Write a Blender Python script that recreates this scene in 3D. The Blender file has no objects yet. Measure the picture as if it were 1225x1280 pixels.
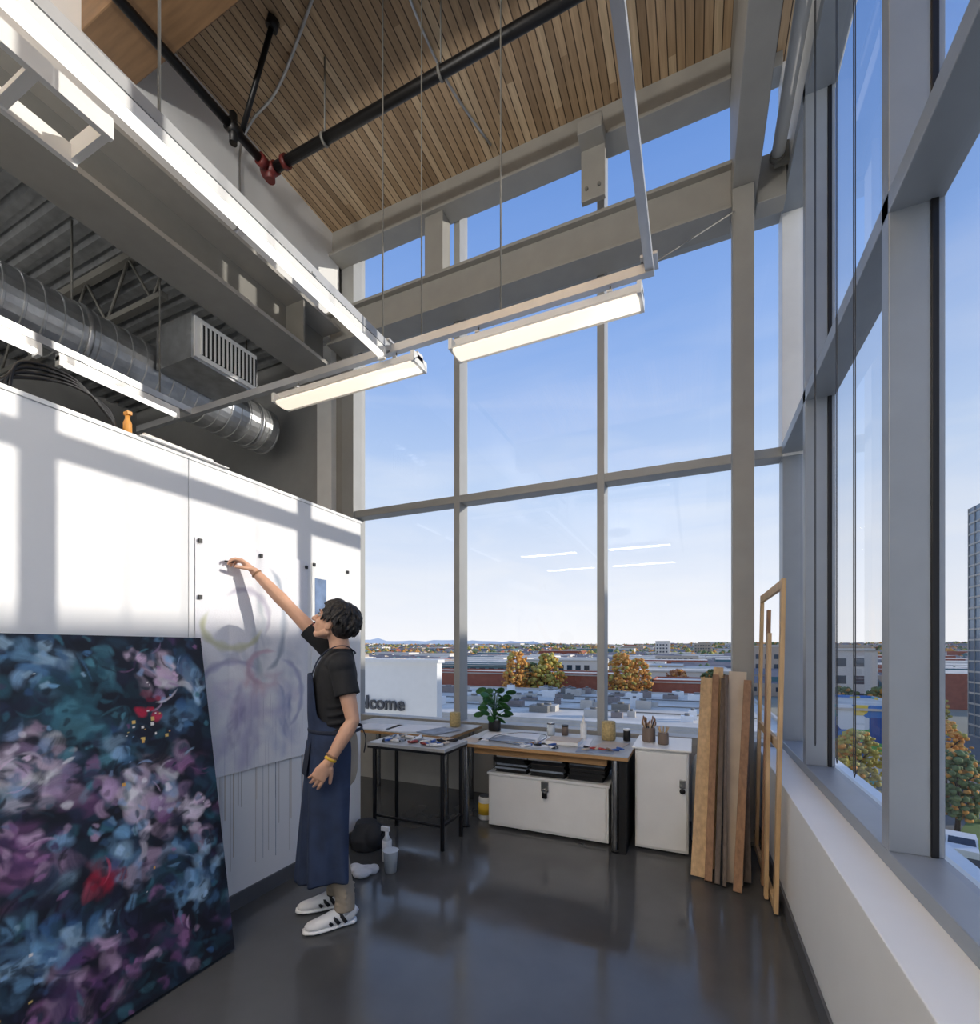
import bpy, bmesh, math, random
import numpy as np
from mathutils import Vector, Matrix, noise as mnoise
random.seed(7)
S=bpy.context.scene
V=Vector
def c8(r,g,b):
    f=lambda v:(v/255/12.92) if v/255<=0.04045 else ((v/255+0.055)/1.055)**2.4
    return (f(r),f(g),f(b),1)

# ------------------------------------------------------------- materials
def mat(name,col,rough=.6,metal=0,var=.12,scale=6,bump=0,emit=0,bscale=None,stretch=None):
    m=bpy.data.materials.new(name); m.use_nodes=True
    nt=m.node_tree; N=nt.nodes; L=nt.links; bs=N['Principled BSDF']
    bs.inputs['Roughness'].default_value=rough; bs.inputs['Metallic'].default_value=metal
    tc=N.new('ShaderNodeTexCoord'); mp=N.new('ShaderNodeMapping')
    if stretch: mp.inputs['Scale'].default_value=stretch
    L.new(tc.outputs['Object'],mp.inputs['Vector'])
    nz=N.new('ShaderNodeTexNoise'); nz.inputs['Scale'].default_value=scale; nz.inputs['Detail'].default_value=5
    L.new(mp.outputs[0],nz.inputs['Vector'])
    rp=N.new('ShaderNodeValToRGB')
    lo=tuple(x*(1-var) for x in col[:3])+(1,); hi=tuple(min(1,x*(1+var)) for x in col[:3])+(1,)
    rp.color_ramp.elements[0].position=.3; rp.color_ramp.elements[1].position=.7
    rp.color_ramp.elements[0].color=lo; rp.color_ramp.elements[1].color=hi
    L.new(nz.outputs['Fac'],rp.inputs['Fac']); L.new(rp.outputs['Color'],bs.inputs['Base Color'])
    if bump:
        n2=N.new('ShaderNodeTexNoise'); n2.inputs['Scale'].default_value=bscale or scale*6; n2.inputs['Detail'].default_value=4
        L.new(mp.outputs[0],n2.inputs['Vector'])
        b=N.new('ShaderNodeBump'); b.inputs['Strength'].default_value=bump; b.inputs['Distance'].default_value=.01
        L.new(n2.outputs['Fac'],b.inputs['Height']); L.new(b.outputs[0],bs.inputs['Normal'])
    return m

def ramp(N,stops,interp='LINEAR'):
    r=N.new('ShaderNodeValToRGB'); cr=r.color_ramp; cr.interpolation=interp
    while len(cr.elements)<len(stops): cr.elements.new(.5)
    for e,(p,c) in zip(cr.elements,stops):
        e.position=p; e.color=c if len(c)==4 else tuple(c)+(1,)
    return r
def mth(nt,op,a,b=None,c=None):
    n=nt.nodes.new('ShaderNodeMath'); n.operation=op
    for i,v in enumerate((a,b,c)):
        if v is None: continue
        if isinstance(v,(int,float)): n.inputs[i].default_value=v
        else: nt.links.new(v,n.inputs[i])
    return n.outputs[0]
def mixc(nt,fac,a,b,mode='MIX'):
    n=nt.nodes.new('ShaderNodeMix'); n.data_type='RGBA'; n.blend_type=mode
    for s,v in ((0,fac),(6,a),(7,b)):
        if isinstance(v,(int,float)): n.inputs[s].default_value=v
        elif isinstance(v,tuple): n.inputs[s].default_value=v if len(v)==4 else v+(1,)
        else: nt.links.new(v,n.inputs[s])
    return n.outputs[2]

M={}
M['wall']=mat('wall_paint_white',c8(232,232,230),.6,var=.03,scale=2,bump=.05)
M['wallgrey']=mat('wall_paint_grey',c8(160,160,158),.7,var=.05)
M['part']=mat('partition_white_paint',c8(238,238,238),.55,var=.025,scale=1.5,bump=.03)
M['frame']=mat('window_frame_grey',c8(166,166,163),.45,.1,var=.04)
M['frameR']=mat('window_frame_bluegrey',c8(146,153,161),.4,.2,var=.04)
M['steel']=mat('painted_steel_grey',c8(156,153,146),.5,var=.05)
M['steeld']=mat('painted_steel_dark',c8(122,120,114),.55,var=.06)
M['alu']=mat('aluminium_track',c8(200,202,205),.35,.6,var=.05)
M['galv']=mat('galvanised_steel',c8(190,192,194),.3,.8,var=.18,scale=9,bump=.1)
M['blackpipe']=mat('black_pipe',c8(28,27,27),.4,.3)
M['red']=mat('red_fitting',c8(96,34,30),.45)
M['white']=mat('white_metal',c8(236,236,234),.4,var=.03)
M['whiteplast']=mat('white_plastic',c8(238,238,235),.35,var=.02)
M['base']=mat('dark_rubber_base',c8(90,92,96),.5)
M['letter']=mat('sign_letter_grey',c8(74,76,80),.6)
M['ply']=mat('plywood_edge',c8(178,138,92),.55,var=.2,scale=12,stretch=(1,1,14))
M['tabletop']=mat('table_top_laminate',c8(176,176,173),.4,var=.15,scale=9)
M['chrome']=mat('brushed_leg_metal',c8(150,150,150),.25,.9)
M['blackm']=mat('black_metal',c8(34,34,36),.4,.5)
M['wood']=mat('pine_wood',c8(196,164,122),.6,var=.2,scale=5,stretch=(9,9,1),bump=.1)
M['wood2']=mat('cedar_wood',c8(146,110,80),.6,var=.25,scale=5,stretch=(9,9,1),bump=.1)
M['wood3']=mat('weathered_board',c8(98,86,78),.65,var=.25,scale=5,stretch=(9,9,1))
M['glulam']=mat('glulam_wood',c8(112,86,60),.55,var=.2,scale=3,stretch=(1,9,9))
M['cream']=mat('cream_canvas',c8(196,180,160),.7)
M['drip']=mat('faint_paint_drip',c8(196,192,188),.6)
M['paperw']=mat('white_paper',c8(240,240,238),.7,var=.03)
M['paperg']=mat('grey_blue_paper',c8(150,160,172),.7,var=.3,scale=14)
M['bluewash']=mat('blue_wash_paint',c8(110,132,166),.7,var=.35,scale=10)
M['black']=mat('black_cover',c8(24,24,26),.5)
M['leaf']=mat('leaf_green',c8(48,100,40),.45,var=.3)
M['pot']=mat('dark_pot',c8(40,38,38),.5)
M['raffia']=mat('woven_raffia',c8(190,168,118),.8,var=.25,scale=60)
M['yellow']=mat('yellow_label',c8(222,180,50),.5)
M['jar']=mat('stoneware_jar',c8(120,104,92),.5)
M['clearp']=mat('translucent_plastic',c8(215,222,226),.25,var=.03)
M['cloth']=mat('rag_cloth',c8(225,225,225),.8,bump=.4,bscale=60)
M['bag']=mat('dark_bag',c8(38,40,44),.7)
M['chain']=mat('bead_chain',c8(70,72,75),.4,.5)
M['paintb']=mat('paint_blue',c8(50,90,160),.4); M['paintr']=mat('paint_red',c8(160,60,50),.4)
M['paintg']=mat('paint_green',c8(70,130,90),.4); M['painto']=mat('paint_orange',c8(215,150,70),.5)
M['skin']=mat('skin',c8(208,162,134),.5,var=.06,scale=20)
M['hair']=mat('hair_black',c8(28,24,23),.5,var=.3,scale=60,bump=.6,bscale=120)
M['tee']=mat('black_tshirt',c8(30,31,34),.85,var=.2,scale=25,bump=.25,bscale=18)
M['apron']=mat('navy_apron',c8(40,54,82),.85,var=.25,scale=10,bump=.5,bscale=12)
M['strap']=mat('apron_strap',c8(34,42,60),.85)
M['khaki']=mat('khaki_trousers',c8(158,146,128),.85,var=.12,bump=.5,bscale=15)
M['shoe']=mat('white_shoe',c8(230,230,228),.5,var=.03); M['stripe']=mat('black_stripe',c8(22,22,24),.5)
M['lip']=mat('lips',c8(168,98,88),.5); M['eye']=mat('eye_white',c8(225,222,218),.3); M['iris']=mat('iris_dark',c8(35,24,18),.2)
M['roofw']=mat('membrane_roof',c8(226,214,196),.8,var=.2,scale=.25)
M['brick']=mat('brick_red',c8(160,92,72),.85,var=.15,scale=1)
M['conc']=mat('concrete_out',c8(196,190,180),.85,var=.08,scale=1)
M['asph']=mat('asphalt',c8(122,121,118),.9,var=.08,scale=.3)
M['grass']=mat('grass',c8(112,134,66),.9,var=.2,scale=.4)
M['tealb']=mat('teal_cladding',c8(76,116,124),.6)
M['darkwin']=mat('dark_window',c8(60,72,86),.15,.3)
M['trunk']=mat('bark',c8(70,55,42),.9)
M['tor']=mat('autumn_orange',c8(208,148,70),.9,var=.35,scale=1.9)
M['tye']=mat('autumn_yellowgreen',c8(176,164,82),.9,var=.35,scale=1.9)
M['tgr']=mat('tree_green',c8(98,114,70),.9,var=.35,scale=1.9)
M['trd']=mat('tree_rust',c8(172,116,74),.9,var=.35,scale=1.9)
M['hs1']=mat('house_pale',c8(228,222,212),.8); M['hs2']=mat('house_tan',c8(182,166,148),.8); M['hs3']=mat('house_roof',c8(140,130,126),.8)
M['tower']=mat('tower_glass_blue',c8(84,112,138),.15,.4,var=.2,scale=.3)
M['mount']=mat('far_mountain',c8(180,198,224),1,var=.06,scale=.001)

def glassmat(name,tint):
    m=bpy.data.materials.new(name); m.use_nodes=True; nt=m.node_tree; N=nt.nodes; L=nt.links
    N.remove(N['Principled BSDF']); o=N['Material Output']
    t=N.new('ShaderNodeBsdfTransparent'); t.inputs[0].default_value=tint
    g=N.new('ShaderNodeBsdfGlossy'); g.inputs['Roughness'].default_value=.0
    f=N.new('ShaderNodeLayerWeight'); f.inputs[0].default_value=.5
    fac=mth(nt,'MULTIPLY_ADD',mth(nt,'POWER',f.outputs['Facing'],4.0),.5,.035)
    x=N.new('ShaderNodeMixShader'); L.new(fac,x.inputs[0]); L.new(t.outputs[0],x.inputs[1]); L.new(g.outputs[0],x.inputs[2])
    L.new(x.outputs[0],o.inputs[0]); return m
M['glass']=glassmat('window_glass',(.97,.98,1,1))

def ceilmat():
    m=bpy.data.materials.new('ceiling_planks'); m.use_nodes=True; nt=m.node_tree; N=nt.nodes; L=nt.links; bs=N['Principled BSDF']
    tc=N.new('ShaderNodeTexCoord'); sp=N.new('ShaderNodeSeparateXYZ'); L.new(tc.outputs['Object'],sp.inputs[0])
    q=mth(nt,'DIVIDE',sp.outputs[0],.068); fl=mth(nt,'FLOOR',q); fr=mth(nt,'FRACT',q)
    yo=mth(nt,'MULTIPLY',fl,1.37); yy=mth(nt,'FLOOR',mth(nt,'DIVIDE',mth(nt,'ADD',sp.outputs[1],yo),2.4))
    w=N.new('ShaderNodeTexWhiteNoise'); w.noise_dimensions='2D'
    cb=N.new('ShaderNodeCombineXYZ'); L.new(fl,cb.inputs[0]); L.new(yy,cb.inputs[1]); L.new(cb.outputs[0],w.inputs['Vector'])
    r=ramp(N,[(0,c8(160,134,104)),(.35,c8(184,156,122)),(.7,c8(198,170,136)),(1,c8(214,190,156))]); L.new(w.outputs['Value'],r.inputs[0])
    mp=N.new('ShaderNodeMapping'); mp.inputs['Scale'].default_value=(30,2,1); L.new(tc.outputs['Object'],mp.inputs[0])
    nz=N.new('ShaderNodeTexNoise'); nz.inputs['Scale'].default_value=1.5; nz.inputs['Detail'].default_value=6; L.new(mp.outputs[0],nz.inputs['Vector'])
    g=ramp(N,[(.3,(.78,.76,.74)),(.7,(1.05,1.05,1.05))]); L.new(nz.outputs['Fac'],g.inputs[0])
    c=mixc(nt,1.0,r.outputs[0],g.outputs[0],'MULTIPLY')
    vo=N.new('ShaderNodeTexVoronoi'); vo.inputs['Scale'].default_value=3.2; L.new(tc.outputs['Object'],vo.inputs['Vector'])
    k=mth(nt,'LESS_THAN',vo.outputs['Distance'],.06); c=mixc(nt,k,c,c8(104,74,48))
    e=mth(nt,'LESS_THAN',mth(nt,'MINIMUM',fr,mth(nt,'SUBTRACT',1.0,fr)),.07)
    c=mixc(nt,e,c,c8(84,66,48)); L.new(c,bs.inputs['Base Color']); bs.inputs['Roughness'].default_value=.6
    return m
M['ceil']=ceilmat()
def floormat():
    m=mat('polished_concrete',c8(80,81,81),.22,var=.28,scale=1.3); nt=m.node_tree; N=nt.nodes; L=nt.links; bs=N['Principled BSDF']
    tc=N.new('ShaderNodeTexCoord'); n=N.new('ShaderNodeTexNoise'); n.inputs['Scale'].default_value=3; n.inputs['Detail'].default_value=8; L.new(tc.outputs['Object'],n.inputs['Vector'])
    mr=N.new('ShaderNodeMapRange'); mr.inputs[1].default_value=.3; mr.inputs[2].default_value=.7; mr.inputs[3].default_value=.05; mr.inputs[4].default_value=.22
    L.new(n.outputs['Fac'],mr.inputs[0]); L.new(mr.outputs[0],bs.inputs['Roughness']); bs.inputs['IOR'].default_value=1.6; return m
M['floor']=floormat()
def attrmat(name,rough,bump=0):
    m=bpy.data.materials.new(name); m.use_nodes=True; nt=m.node_tree; N=nt.nodes; L=nt.links; bs=N['Principled BSDF']
    a=N.new('ShaderNodeAttribute'); a.attribute_name='paint'
    n=N.new('ShaderNodeTexNoise'); n.inputs['Scale'].default_value=160; n.inputs['Detail'].default_value=3
    tc=N.new('ShaderNodeTexCoord'); L.new(tc.outputs['Object'],n.inputs['Vector'])
    g=ramp(N,[(.3,(.95,.95,.95)),(.7,(1.03,1.03,1.03))]); L.new(n.outputs['Fac'],g.inputs[0])
    L.new(mixc(nt,1.0,a.outputs['Color'],g.outputs[0],'MULTIPLY'),bs.inputs['Base Color']); bs.inputs['Roughness'].default_value=rough
    if bump:
        b=N.new('ShaderNodeBump'); b.inputs['Strength'].default_value=bump; b.inputs['Distance'].default_value=.002; L.new(n.outputs['Fac'],b.inputs['Height']); L.new(b.outputs[0],bs.inputs['Normal'])
    return m
M['art']=attrmat('abstract_painting',.5,.3); M['draw']=attrmat('watercolour_drawing',.8)
def emitmat(name,col,st):
    m=bpy.data.materials.new(name); m.use_nodes=True; nt=m.node_tree; bs=nt.nodes['Principled BSDF']
    bs.inputs['Base Color'].default_value=(.8,.8,.8,1); bs.inputs['Emission Color'].default_value=col
    n=nt.nodes.new('ShaderNodeTexNoise'); n.inputs['Scale'].default_value=2
    mr=nt.nodes.new('ShaderNodeMapRange'); mr.inputs[3].default_value=st*.95; mr.inputs[4].default_value=st*1.05
    nt.links.new(n.outputs['Fac'],mr.inputs[0]); nt.links.new(mr.outputs[0],bs.inputs['Emission Strength']); return m
M['lamp']=emitmat('fluorescent_lens',(1,.86,.68,1),1.0)
M['fill_lamp']=emitmat('added_fill_tube',(1,.96,.9,1),28)  # strong emission for the added fill fixtures out of view
M['lamp3']=emitmat('linear_led_strip',(1,.97,.93,1),1.5)

# ------------------------------------------------------------- builder
class B:
    def __init__(s,name): s.name=name; s.bm=bmesh.new(); s.mats=[]
    def mi(s,m):
        if isinstance(m,str): m=M[m]
        if m not in s.mats: s.mats.append(m)
        return s.mats.index(m)
    def poly(s,vs,fs,m,smooth=False):
        i=s.mi(m); bv=[s.bm.verts.new(v) for v in vs]
        for f in fs:
            try:
                ff=s.bm.faces.new([bv[k] for k in f]); ff.material_index=i; ff.smooth=smooth
            except ValueError: pass
        return bv
    def box(s,x0,x1,y0,y1,z0,z1,m):
        s.poly([(x0,y0,z0),(x1,y0,z0),(x1,y1,z0),(x0,y1,z0),(x0,y0,z1),(x1,y0,z1),(x1,y1,z1),(x0,y1,z1)],
            [(3,2,1,0),(4,5,6,7),(0,1,5,4),(1,2,6,5),(2,3,7,6),(3,0,4,7)],m); return s
    def beam(s,p0,p1,w,h,m,up=(0,0,1)):
        p0=V(p0);p1=V(p1);t=(p1-p0).normalized(); u=V(up); u=(u-t*u.dot(t)).normalized(); r=t.cross(u)
        vs=[]
        for p in (p0,p1):
            for a,b in ((-1,-1),(1,-1),(1,1),(-1,1)): vs.append(p+r*(a*w/2)+u*(b*h/2))
        s.poly(vs,[(3,2,1,0),(4,5,6,7),(0,1,5,4),(1,2,6,5),(2,3,7,6),(3,0,4,7)],m); return s
    def loft(s,pts,rad,m,seg=12,ref=None,rc=False,smooth=True):
        pts=[V(p) for p in pts]; n=len(pts)
        if not isinstance(rad,(list,)): rad=[rad]*n
        rad=[(r,r) if not isinstance(r,(tuple,list)) else r for r in rad]
        if rc:
            t0=(pts[0]-pts[1]).normalized(); r0=rad[0]; q0=min(r0); t1=(pts[-1]-pts[-2]).normalized(); r1=rad[-1]; q1=min(r1)
            k=[(.45,.89),(.8,.6),(.98,.15)]
            pts=[pts[0]+t0*q0*a for a,_ in reversed(k)]+pts+[pts[-1]+t1*q1*a for a,_ in k]
            rad=[(r0[0]*b,r0[1]*b) for _,b in reversed(k)]+rad+[(r1[0]*b,r1[1]*b) for _,b in k]; n=len(pts)
        i=s.mi(m); rings=[]; a=None
        for j in range(n):
            t=(pts[min(j+1,n-1)]-pts[max(j-1,0)]).normalized()
            if ref is not None: a=V(ref)
            elif a is None: a=V((0,0,1)) if abs(t.z)<.9 else V((1,0,0))
            a=a-t*a.dot(t)
            if a.length<1e-5: a=V((0,1,0))-t*t.y
            a.normalize(); b=t.cross(a)
            rings.append([s.bm.verts.new(pts[j]+a*(rad[j][0]*math.cos(2*math.pi*k/seg))+b*(rad[j][1]*math.sin(2*math.pi*k/seg))) for k in range(seg)])
        for j in range(n-1):
            for k in range(seg):
                f=s.bm.faces.new((rings[j][k],rings[j][(k+1)%seg],rings[j+1][(k+1)%seg],rings[j+1][k])); f.smooth=smooth; f.material_index=i
        f=s.bm.faces.new(list(reversed(rings[0]))); f.material_index=i
        f=s.bm.faces.new(rings[-1]); f.material_index=i
        return s
    def cyl(s,p0,p1,r,m,r2=None,seg=16): return s.loft([p0,p1],[r,r if r2 is None else r2],m,seg)
    def ell(s,c,r,m,basis=None,sub=3):
        if isinstance(r,(int,float)): r=(r,r,r)
        Mx=Matrix.Identity(4)
        if basis:
            for q in range(3):
                for w in range(3): Mx[w][q]=basis[q][w]
        Mx=Matrix.Translation(V(c))@Mx@Matrix.Diagonal((r[0],r[1],r[2],1))
        i=s.mi(m)
        res=bmesh.ops.create_icosphere(s.bm,subdivisions=sub,radius=1,matrix=Mx)
        for v in res['verts']:
            for f in v.link_faces: f.material_index=i; f.smooth=True
        return s
    def done(s,bevel=0,parent=None,remesh=0,smooth=0,solid=0,sub=0,fixn=True):
        if fixn: bmesh.ops.recalc_face_normals(s.bm,faces=s.bm.faces)
        me=bpy.data.meshes.new(s.name); s.bm.to_mesh(me); s.bm.free()
        for m in s.mats: me.materials.append(m)
        ob=bpy.data.objects.new(s.name,me); S.collection.objects.link(ob)
        if remesh:
            r=ob.modifiers.new('remesh','REMESH'); r.mode='VOXEL'; r.voxel_size=remesh; r.use_smooth_shade=True
        if smooth:
            r=ob.modifiers.new('smooth','SMOOTH'); r.iterations=smooth; r.factor=.5
        if solid:
            r=ob.modifiers.new('solid','SOLIDIFY'); r.thickness=solid; r.offset=0
        if sub:
            r=ob.modifiers.new('sub','SUBSURF'); r.levels=sub; r.render_levels=sub
        if bevel:
            r=ob.modifiers.new('bevel','BEVEL'); r.width=bevel; r.segments=2; r.limit_method='ANGLE'
        if parent: ob.parent=parent
        return ob
def empty(name,loc=(0,0,0)):
    e=bpy.data.objects.new(name,None); S.collection.objects.link(e); e.empty_display_size=.1
    return e
def curve(pts,n=8):
    pts=[V(p) for p in pts]; out=[]
    for i in range(len(pts)-1):
        p0=pts[max(i-1,0)];p1=pts[i];p2=pts[i+1];p3=pts[min(i+2,len(pts)-1)]
        for k in range(n):
            t=k/n; out.append(.5*((2*p1)+(p2-p0)*t+(2*p0-5*p1+4*p2-p3)*t*t+(3*p1-p0-3*p2+p3)*t**3))
    out.append(pts[-1]); return out

# ------------------------------------------------------------- brush-stroke painter (vertex paint on a fine grid)
class Paint:
    def __init__(s,W,H,step,bg):
        s.W=W;s.H=H;s.nx=int(W/step);s.nz=int(H/step)
        s.y=np.linspace(0,W,s.nx); s.z=np.linspace(0,H,s.nz)
        s.img=np.zeros((s.nz,s.nx,3)); s.img[:]=bg[:3]
    def stroke(s,cy,cz,ang,L,w,col,al,curv=0,bris=.25,soft=.35,ph=0.):
        R=L+w*2+abs(curv)*L*L
        i0,i1=np.searchsorted(s.y,[cy-R,cy+R]); j0,j1=np.searchsorted(s.z,[cz-R,cz+R])
        if i1-i0<1 or j1-j0<1: return
        Y,Z=np.meshgrid(s.y[i0:i1]-cy,s.z[j0:j1]-cz)
        t=Y*math.cos(ang)+Z*math.sin(ang); n=-Y*math.sin(ang)+Z*math.cos(ang)-curv*t*t
        wt=w*(1+.25*np.sin(t/L*3+ph))*np.sqrt(np.clip(1.05-(t/L)**2,.02,1))
        a=np.clip((1-np.abs(n)/wt)/soft,0,1)*np.clip((1-np.abs(t)/L)/(.12+soft*.5),0,1)
        if bris: a=a*np.clip(1-bris+bris*np.sin(n/w*9+ph)+bris*np.sin(n/w*23+ph*3+t*9),0,1.0)
        a=(a*al)[...,None]
        sh=1+.14*(n/w)[...,None]
        s.img[j0:j1,i0:i1]=s.img[j0:j1,i0:i1]*(1-a)+np.clip(np.array(col[:3])*sh,0,1)*a
    def rect(s,cy,cz,w,h,col):
        i0,i1=np.searchsorted(s.y,[cy,cy+w]); j0,j1=np.searchsorted(s.z,[cz,cz+h]); s.img[j0:j1,i0:i1]=col[:3]
    def mesh(s,name,posf,matname):
        P_=posf(*np.meshgrid(s.y,s.z))
        me=bpy.data.meshes.new(name); nv=s.nx*s.nz; me.vertices.add(nv); me.vertices.foreach_set('co',P_.reshape(-1))
        idx=np.arange(nv).reshape(s.nz,s.nx); q=np.stack([idx[:-1,:-1],idx[:-1,1:],idx[1:,1:],idx[1:,:-1]],-1).reshape(-1,4)
        nf=len(q); me.loops.add(nf*4); me.loops.foreach_set('vertex_index',q.reshape(-1)); me.polygons.add(nf)
        me.polygons.foreach_set('loop_start',np.arange(nf)*4); me.update(calc_edges=True)
        at=me.color_attributes.new('paint','FLOAT_COLOR','POINT'); c=np.ones((nv,4)); c[:,:3]=s.img.reshape(-1,3); at.data.foreach_set('color',c.reshape(-1))
        me.materials.append(M[matname]); ob=bpy.data.objects.new(name,me); S.collection.objects.link(ob); return ob

# ------------------------------------------------------------- constants
XR=.475; XG=.78; XM=.65; YB=4.42; YG=4.55; ZC=6.4; XL=-3.9; XP=-2.43; SILL=.70

# ------------------------------------------------------------- room shell
B('floor').box(-8,.85,-4,4.6,-.2,0,'floor').done()
B('ceiling').box(XL-.1,.9,-4,4.65,ZC,ZC+.15,'ceil').done()
B('roof_slab').box(-8.2,1.0,-4.2,4.8,ZC+.15,ZC+.4,'conc').done()
b=B('wall_right'); b.box(XR,.84,-4,YB,0,SILL,'wall'); b.box(.66,.84,-4,4.6,5.16,5.5,'wall'); b.done(bevel=.004)
b=B('baseboard_right'); b.box(XR-.012,XR-.0005,-4,YB,0,.1,'base'); b.done()
b=B('wall_back'); b.box(XL,.84,YB,YG+.07,0,.66,'wallgrey'); b.box(-8,-4.25,YB,YG+.07,0,ZC,'wallgrey'); b.done()
B('trim_1').box(-4.25,-4.02,YB-.06,YG+.07,0,ZC,'white').box(-4.02,-3.9,YB+.02,YG+.07,0,ZC,'steel').box(-3.9,-3.72,YB-.02,YG+.07,.66,ZC,'frame').done(bevel=.006)
B('wall_left').box(-8.2,-8,-4,4.6,0,ZC,'wallgrey').done()
B('wall_rear').box(-8,.84,-4.2,-4,0,ZC,'wall').done()
b=B('wall_upper'); b.box(XL-.1,XL,-4,YB-.06,5.14,ZC,'wall'); b.done()
b=B('wall_partition')
for y0,y1 in ((-1.2,.37),(.374,1.588),(1.592,2.96)): b.box(XP-.1,XP,y0,y1,.0,2.5,'part')
b.box(XP-.11,XP+.006,-1.2,2.97,2.5,2.52,'white'); b.done(bevel=.002)
b=B('baseboard_left'); b.box(XP+.0005,XP+.012,-1.2,2.96,0,.09,'base'); b.done()

b=B('window_1')
for x in (-2.34,-.81): b.box(x-.035,x+.035,YB,YG+.06,.66,6.3,'frame')
b.box(.66,.80,YB+.02,YG+.07,.70,3.08,'frameR'); b.box(.655,.80,YB+.01,YG+.07,3.08,6.3,'white')  # upper corner post white: sunlight on it put into the colour
for z0,z1 in ((.66,.73),(3.08,3.16),(5.12,5.22),(6.28,6.4)): b.box(-3.72,.66,YB+.01,YG+.05,z0,z1,'frame')
b.poly([(-3.72,YG,.7),(.66,YG,.7),(.66,YG,6.3),(-3.72,YG,6.3)],[(0,1,2,3)],'glass')
b.done(bevel=.004,fixn=False)
b=B('window_2')
for y in (3.58,2.18,.78,-.62,-2.02,-3.42):
    b.box(XM,XG+.03,y-.035,y+.035,SILL+.06,5.16,'frameR'); b.box(.7,.8,y-.03,y+.03,5.5,ZC,'frameR')
    for s in (-1,1): b.box(XG-.012,XG+.012,y+s*.038-.004,y+s*.038+.004,.76,5.06,'blackm')
for z0,z1 in ((SILL,.76),(3.10,3.18),(5.06,5.16)): b.box(XM,XG+.03,-4,YB+.02,z0,z1,'frameR')
b.poly([(XG,-4,.76),(XG,4.48,.76),(XG,4.48,6.4),(XG,-4,6.4)],[(0,1,2,3)],'glass')
b.done(bevel=.004,fixn=False)

b=B('steel_column'); b.box(.27,.42,4.08,4.23,0,5.1,'steel'); b.box(.23,.46,4.04,4.27,0,.02,'steeld'); b.done(bevel=.006)
b=B('roof_beam'); b.box(.27,.45,-4,4.36,5.1,ZC,'steel'); b.done(bevel=.006)
b=B('header_beam'); b.box(-3.9,.27,4.24,4.40,6.1,ZC,'steel'); b.box(-3.9,.27,4.18,4.40,6.08,6.11,'steel'); b.done(bevel=.005)
b=B('wind_girt_beam'); b.box(-3.89,.27,4.2,4.36,5.02,5.38,'steel'); b.box(-3.89,.27,4.14,4.4,5.36,5.39,'steel'); b.box(-3.89,.27,4.14,4.4,5.01,5.04,'steel')
b.box(.45,.65,4.2,4.36,5.02,5.38,'steel'); b.done(bevel=.004)
B('steel_post').box(-2.62,-2.40,4.22,4.38,5.39,6.08,'steel').done(bevel=.005)
b=B('beam_bracket'); b.box(-.93,-.72,4.13,4.18,5.5,6.08,'steel'); b.box(-.93,-.72,3.98,4.14,5.95,6.08,'steel'); b.cyl((-.88,4.14,5.6),(-.88,4.11,5.6),.015,'steeld'); b.cyl((-.77,4.14,5.6),(-.77,4.11,5.6),.015,'steeld'); b.done(bevel=.006)
b=B('steel_girder'); b.box(-3.98,-3.92,-4,4.12,4.63,5.10,'steeld'); b.box(-4.08,-3.66,-4,4.12,5.10,5.135,'steel'); b.box(-4.08,-3.66,-4,4.12,4.60,4.64,'steel')
for y in (-1.5,3.6): b.box(-3.92,-3.68,y-.01,y+.01,4.64,5.1,'steeld')
b.done()
b=B('glulam_beam'); b.box(XL,.27,1.8,2.15,5.8,ZC,'glulam'); b.done(bevel=.01)
b=B('glulam_beam'); b.box(XL,.27,-1.6,-1.25,5.8,ZC,'glulam'); b.done(bevel=.01)
b=B('corrugated_deck_ceiling'); vs=[];y=-4
prof=[]
while y<4.4:
    prof+= [(y,5.2),(y+.06,5.2),(y+.08,5.27),(y+.14,5.27)]; y+=.16
for (yy,zz) in prof: vs+=[(-8,yy,zz),(-4.0,yy,zz)]
b.poly(vs,[(2*i,2*i+1,2*i+3,2*i+2) for i in range(len(prof)-1)],'galv'); b.done(fixn=False)
for y in (.9,2.6):
    b=B('open_web_joist'); b.box(-7.99,-4.09,y-.03,y+.03,5.12,5.19,'steeld'); b.box(-7.99,-4.3,y-.03,y+.03,4.62,4.67,'steeld')
    x=-7.98;k=0
    while x<-4.4:
        b.cyl((x,y,5.14 if k%2 else 4.65),(x+.35,y,4.65 if k%2 else 5.14),.013,'steeld',seg=6); x+=.35;k+=1
    b.done()
b=B('spiral_duct'); pts=[];rad=[];y=-2.0
while y<4.1:
    pts+=[(-4.9,y,4.2),(-4.9,y+.1,4.2),(-4.9,y+.105,4.2),(-4.9,y+.118,4.2)]; rad+=[.262,.262,.270,.270]; y+=.123
b.loft(pts,rad,'galv',28,smooth=False)
for y in (0,2.2,3.9): b.cyl((-4.9,y,4.4),(-4.9,y,5.195),.008,'steeld',seg=6); b.cyl((-4.9,y,4.2),(-4.9,y+.04,4.2),.28,'galv',seg=28)
b.done()
b=B('air_diffuser_box'); b.box(-4.62,-4.12,2.72,3.4,4.12,4.52,'galv'); b.box(-4.12,-4.1,2.74,3.38,4.14,4.5,'white')
for i in range(14):
    y=2.79+i*.042; b.box(-4.1,-4.085,y,y+.014,4.18,4.46,'white'); b.box(-4.101,-4.098,y+.014,y+.042,4.18,4.46,'black')
b.done()
zp=5.72
b=B('sprinkler_main_pipe'); b.cyl((-3.42,-3.99,zp),(-3.42,2.9,zp),.035,'blackpipe'); b.cyl((-3.42,2.84,zp),(-3.42,2.9,zp),.05,'red')
b.cyl((-3.42,2.6,zp-.12),(-3.42,2.6,zp+.12),.03,'blackpipe'); b.cyl((-3.42,2.55,zp),(-3.42,2.65,zp),.05,'blackpipe'); b.done()
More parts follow.
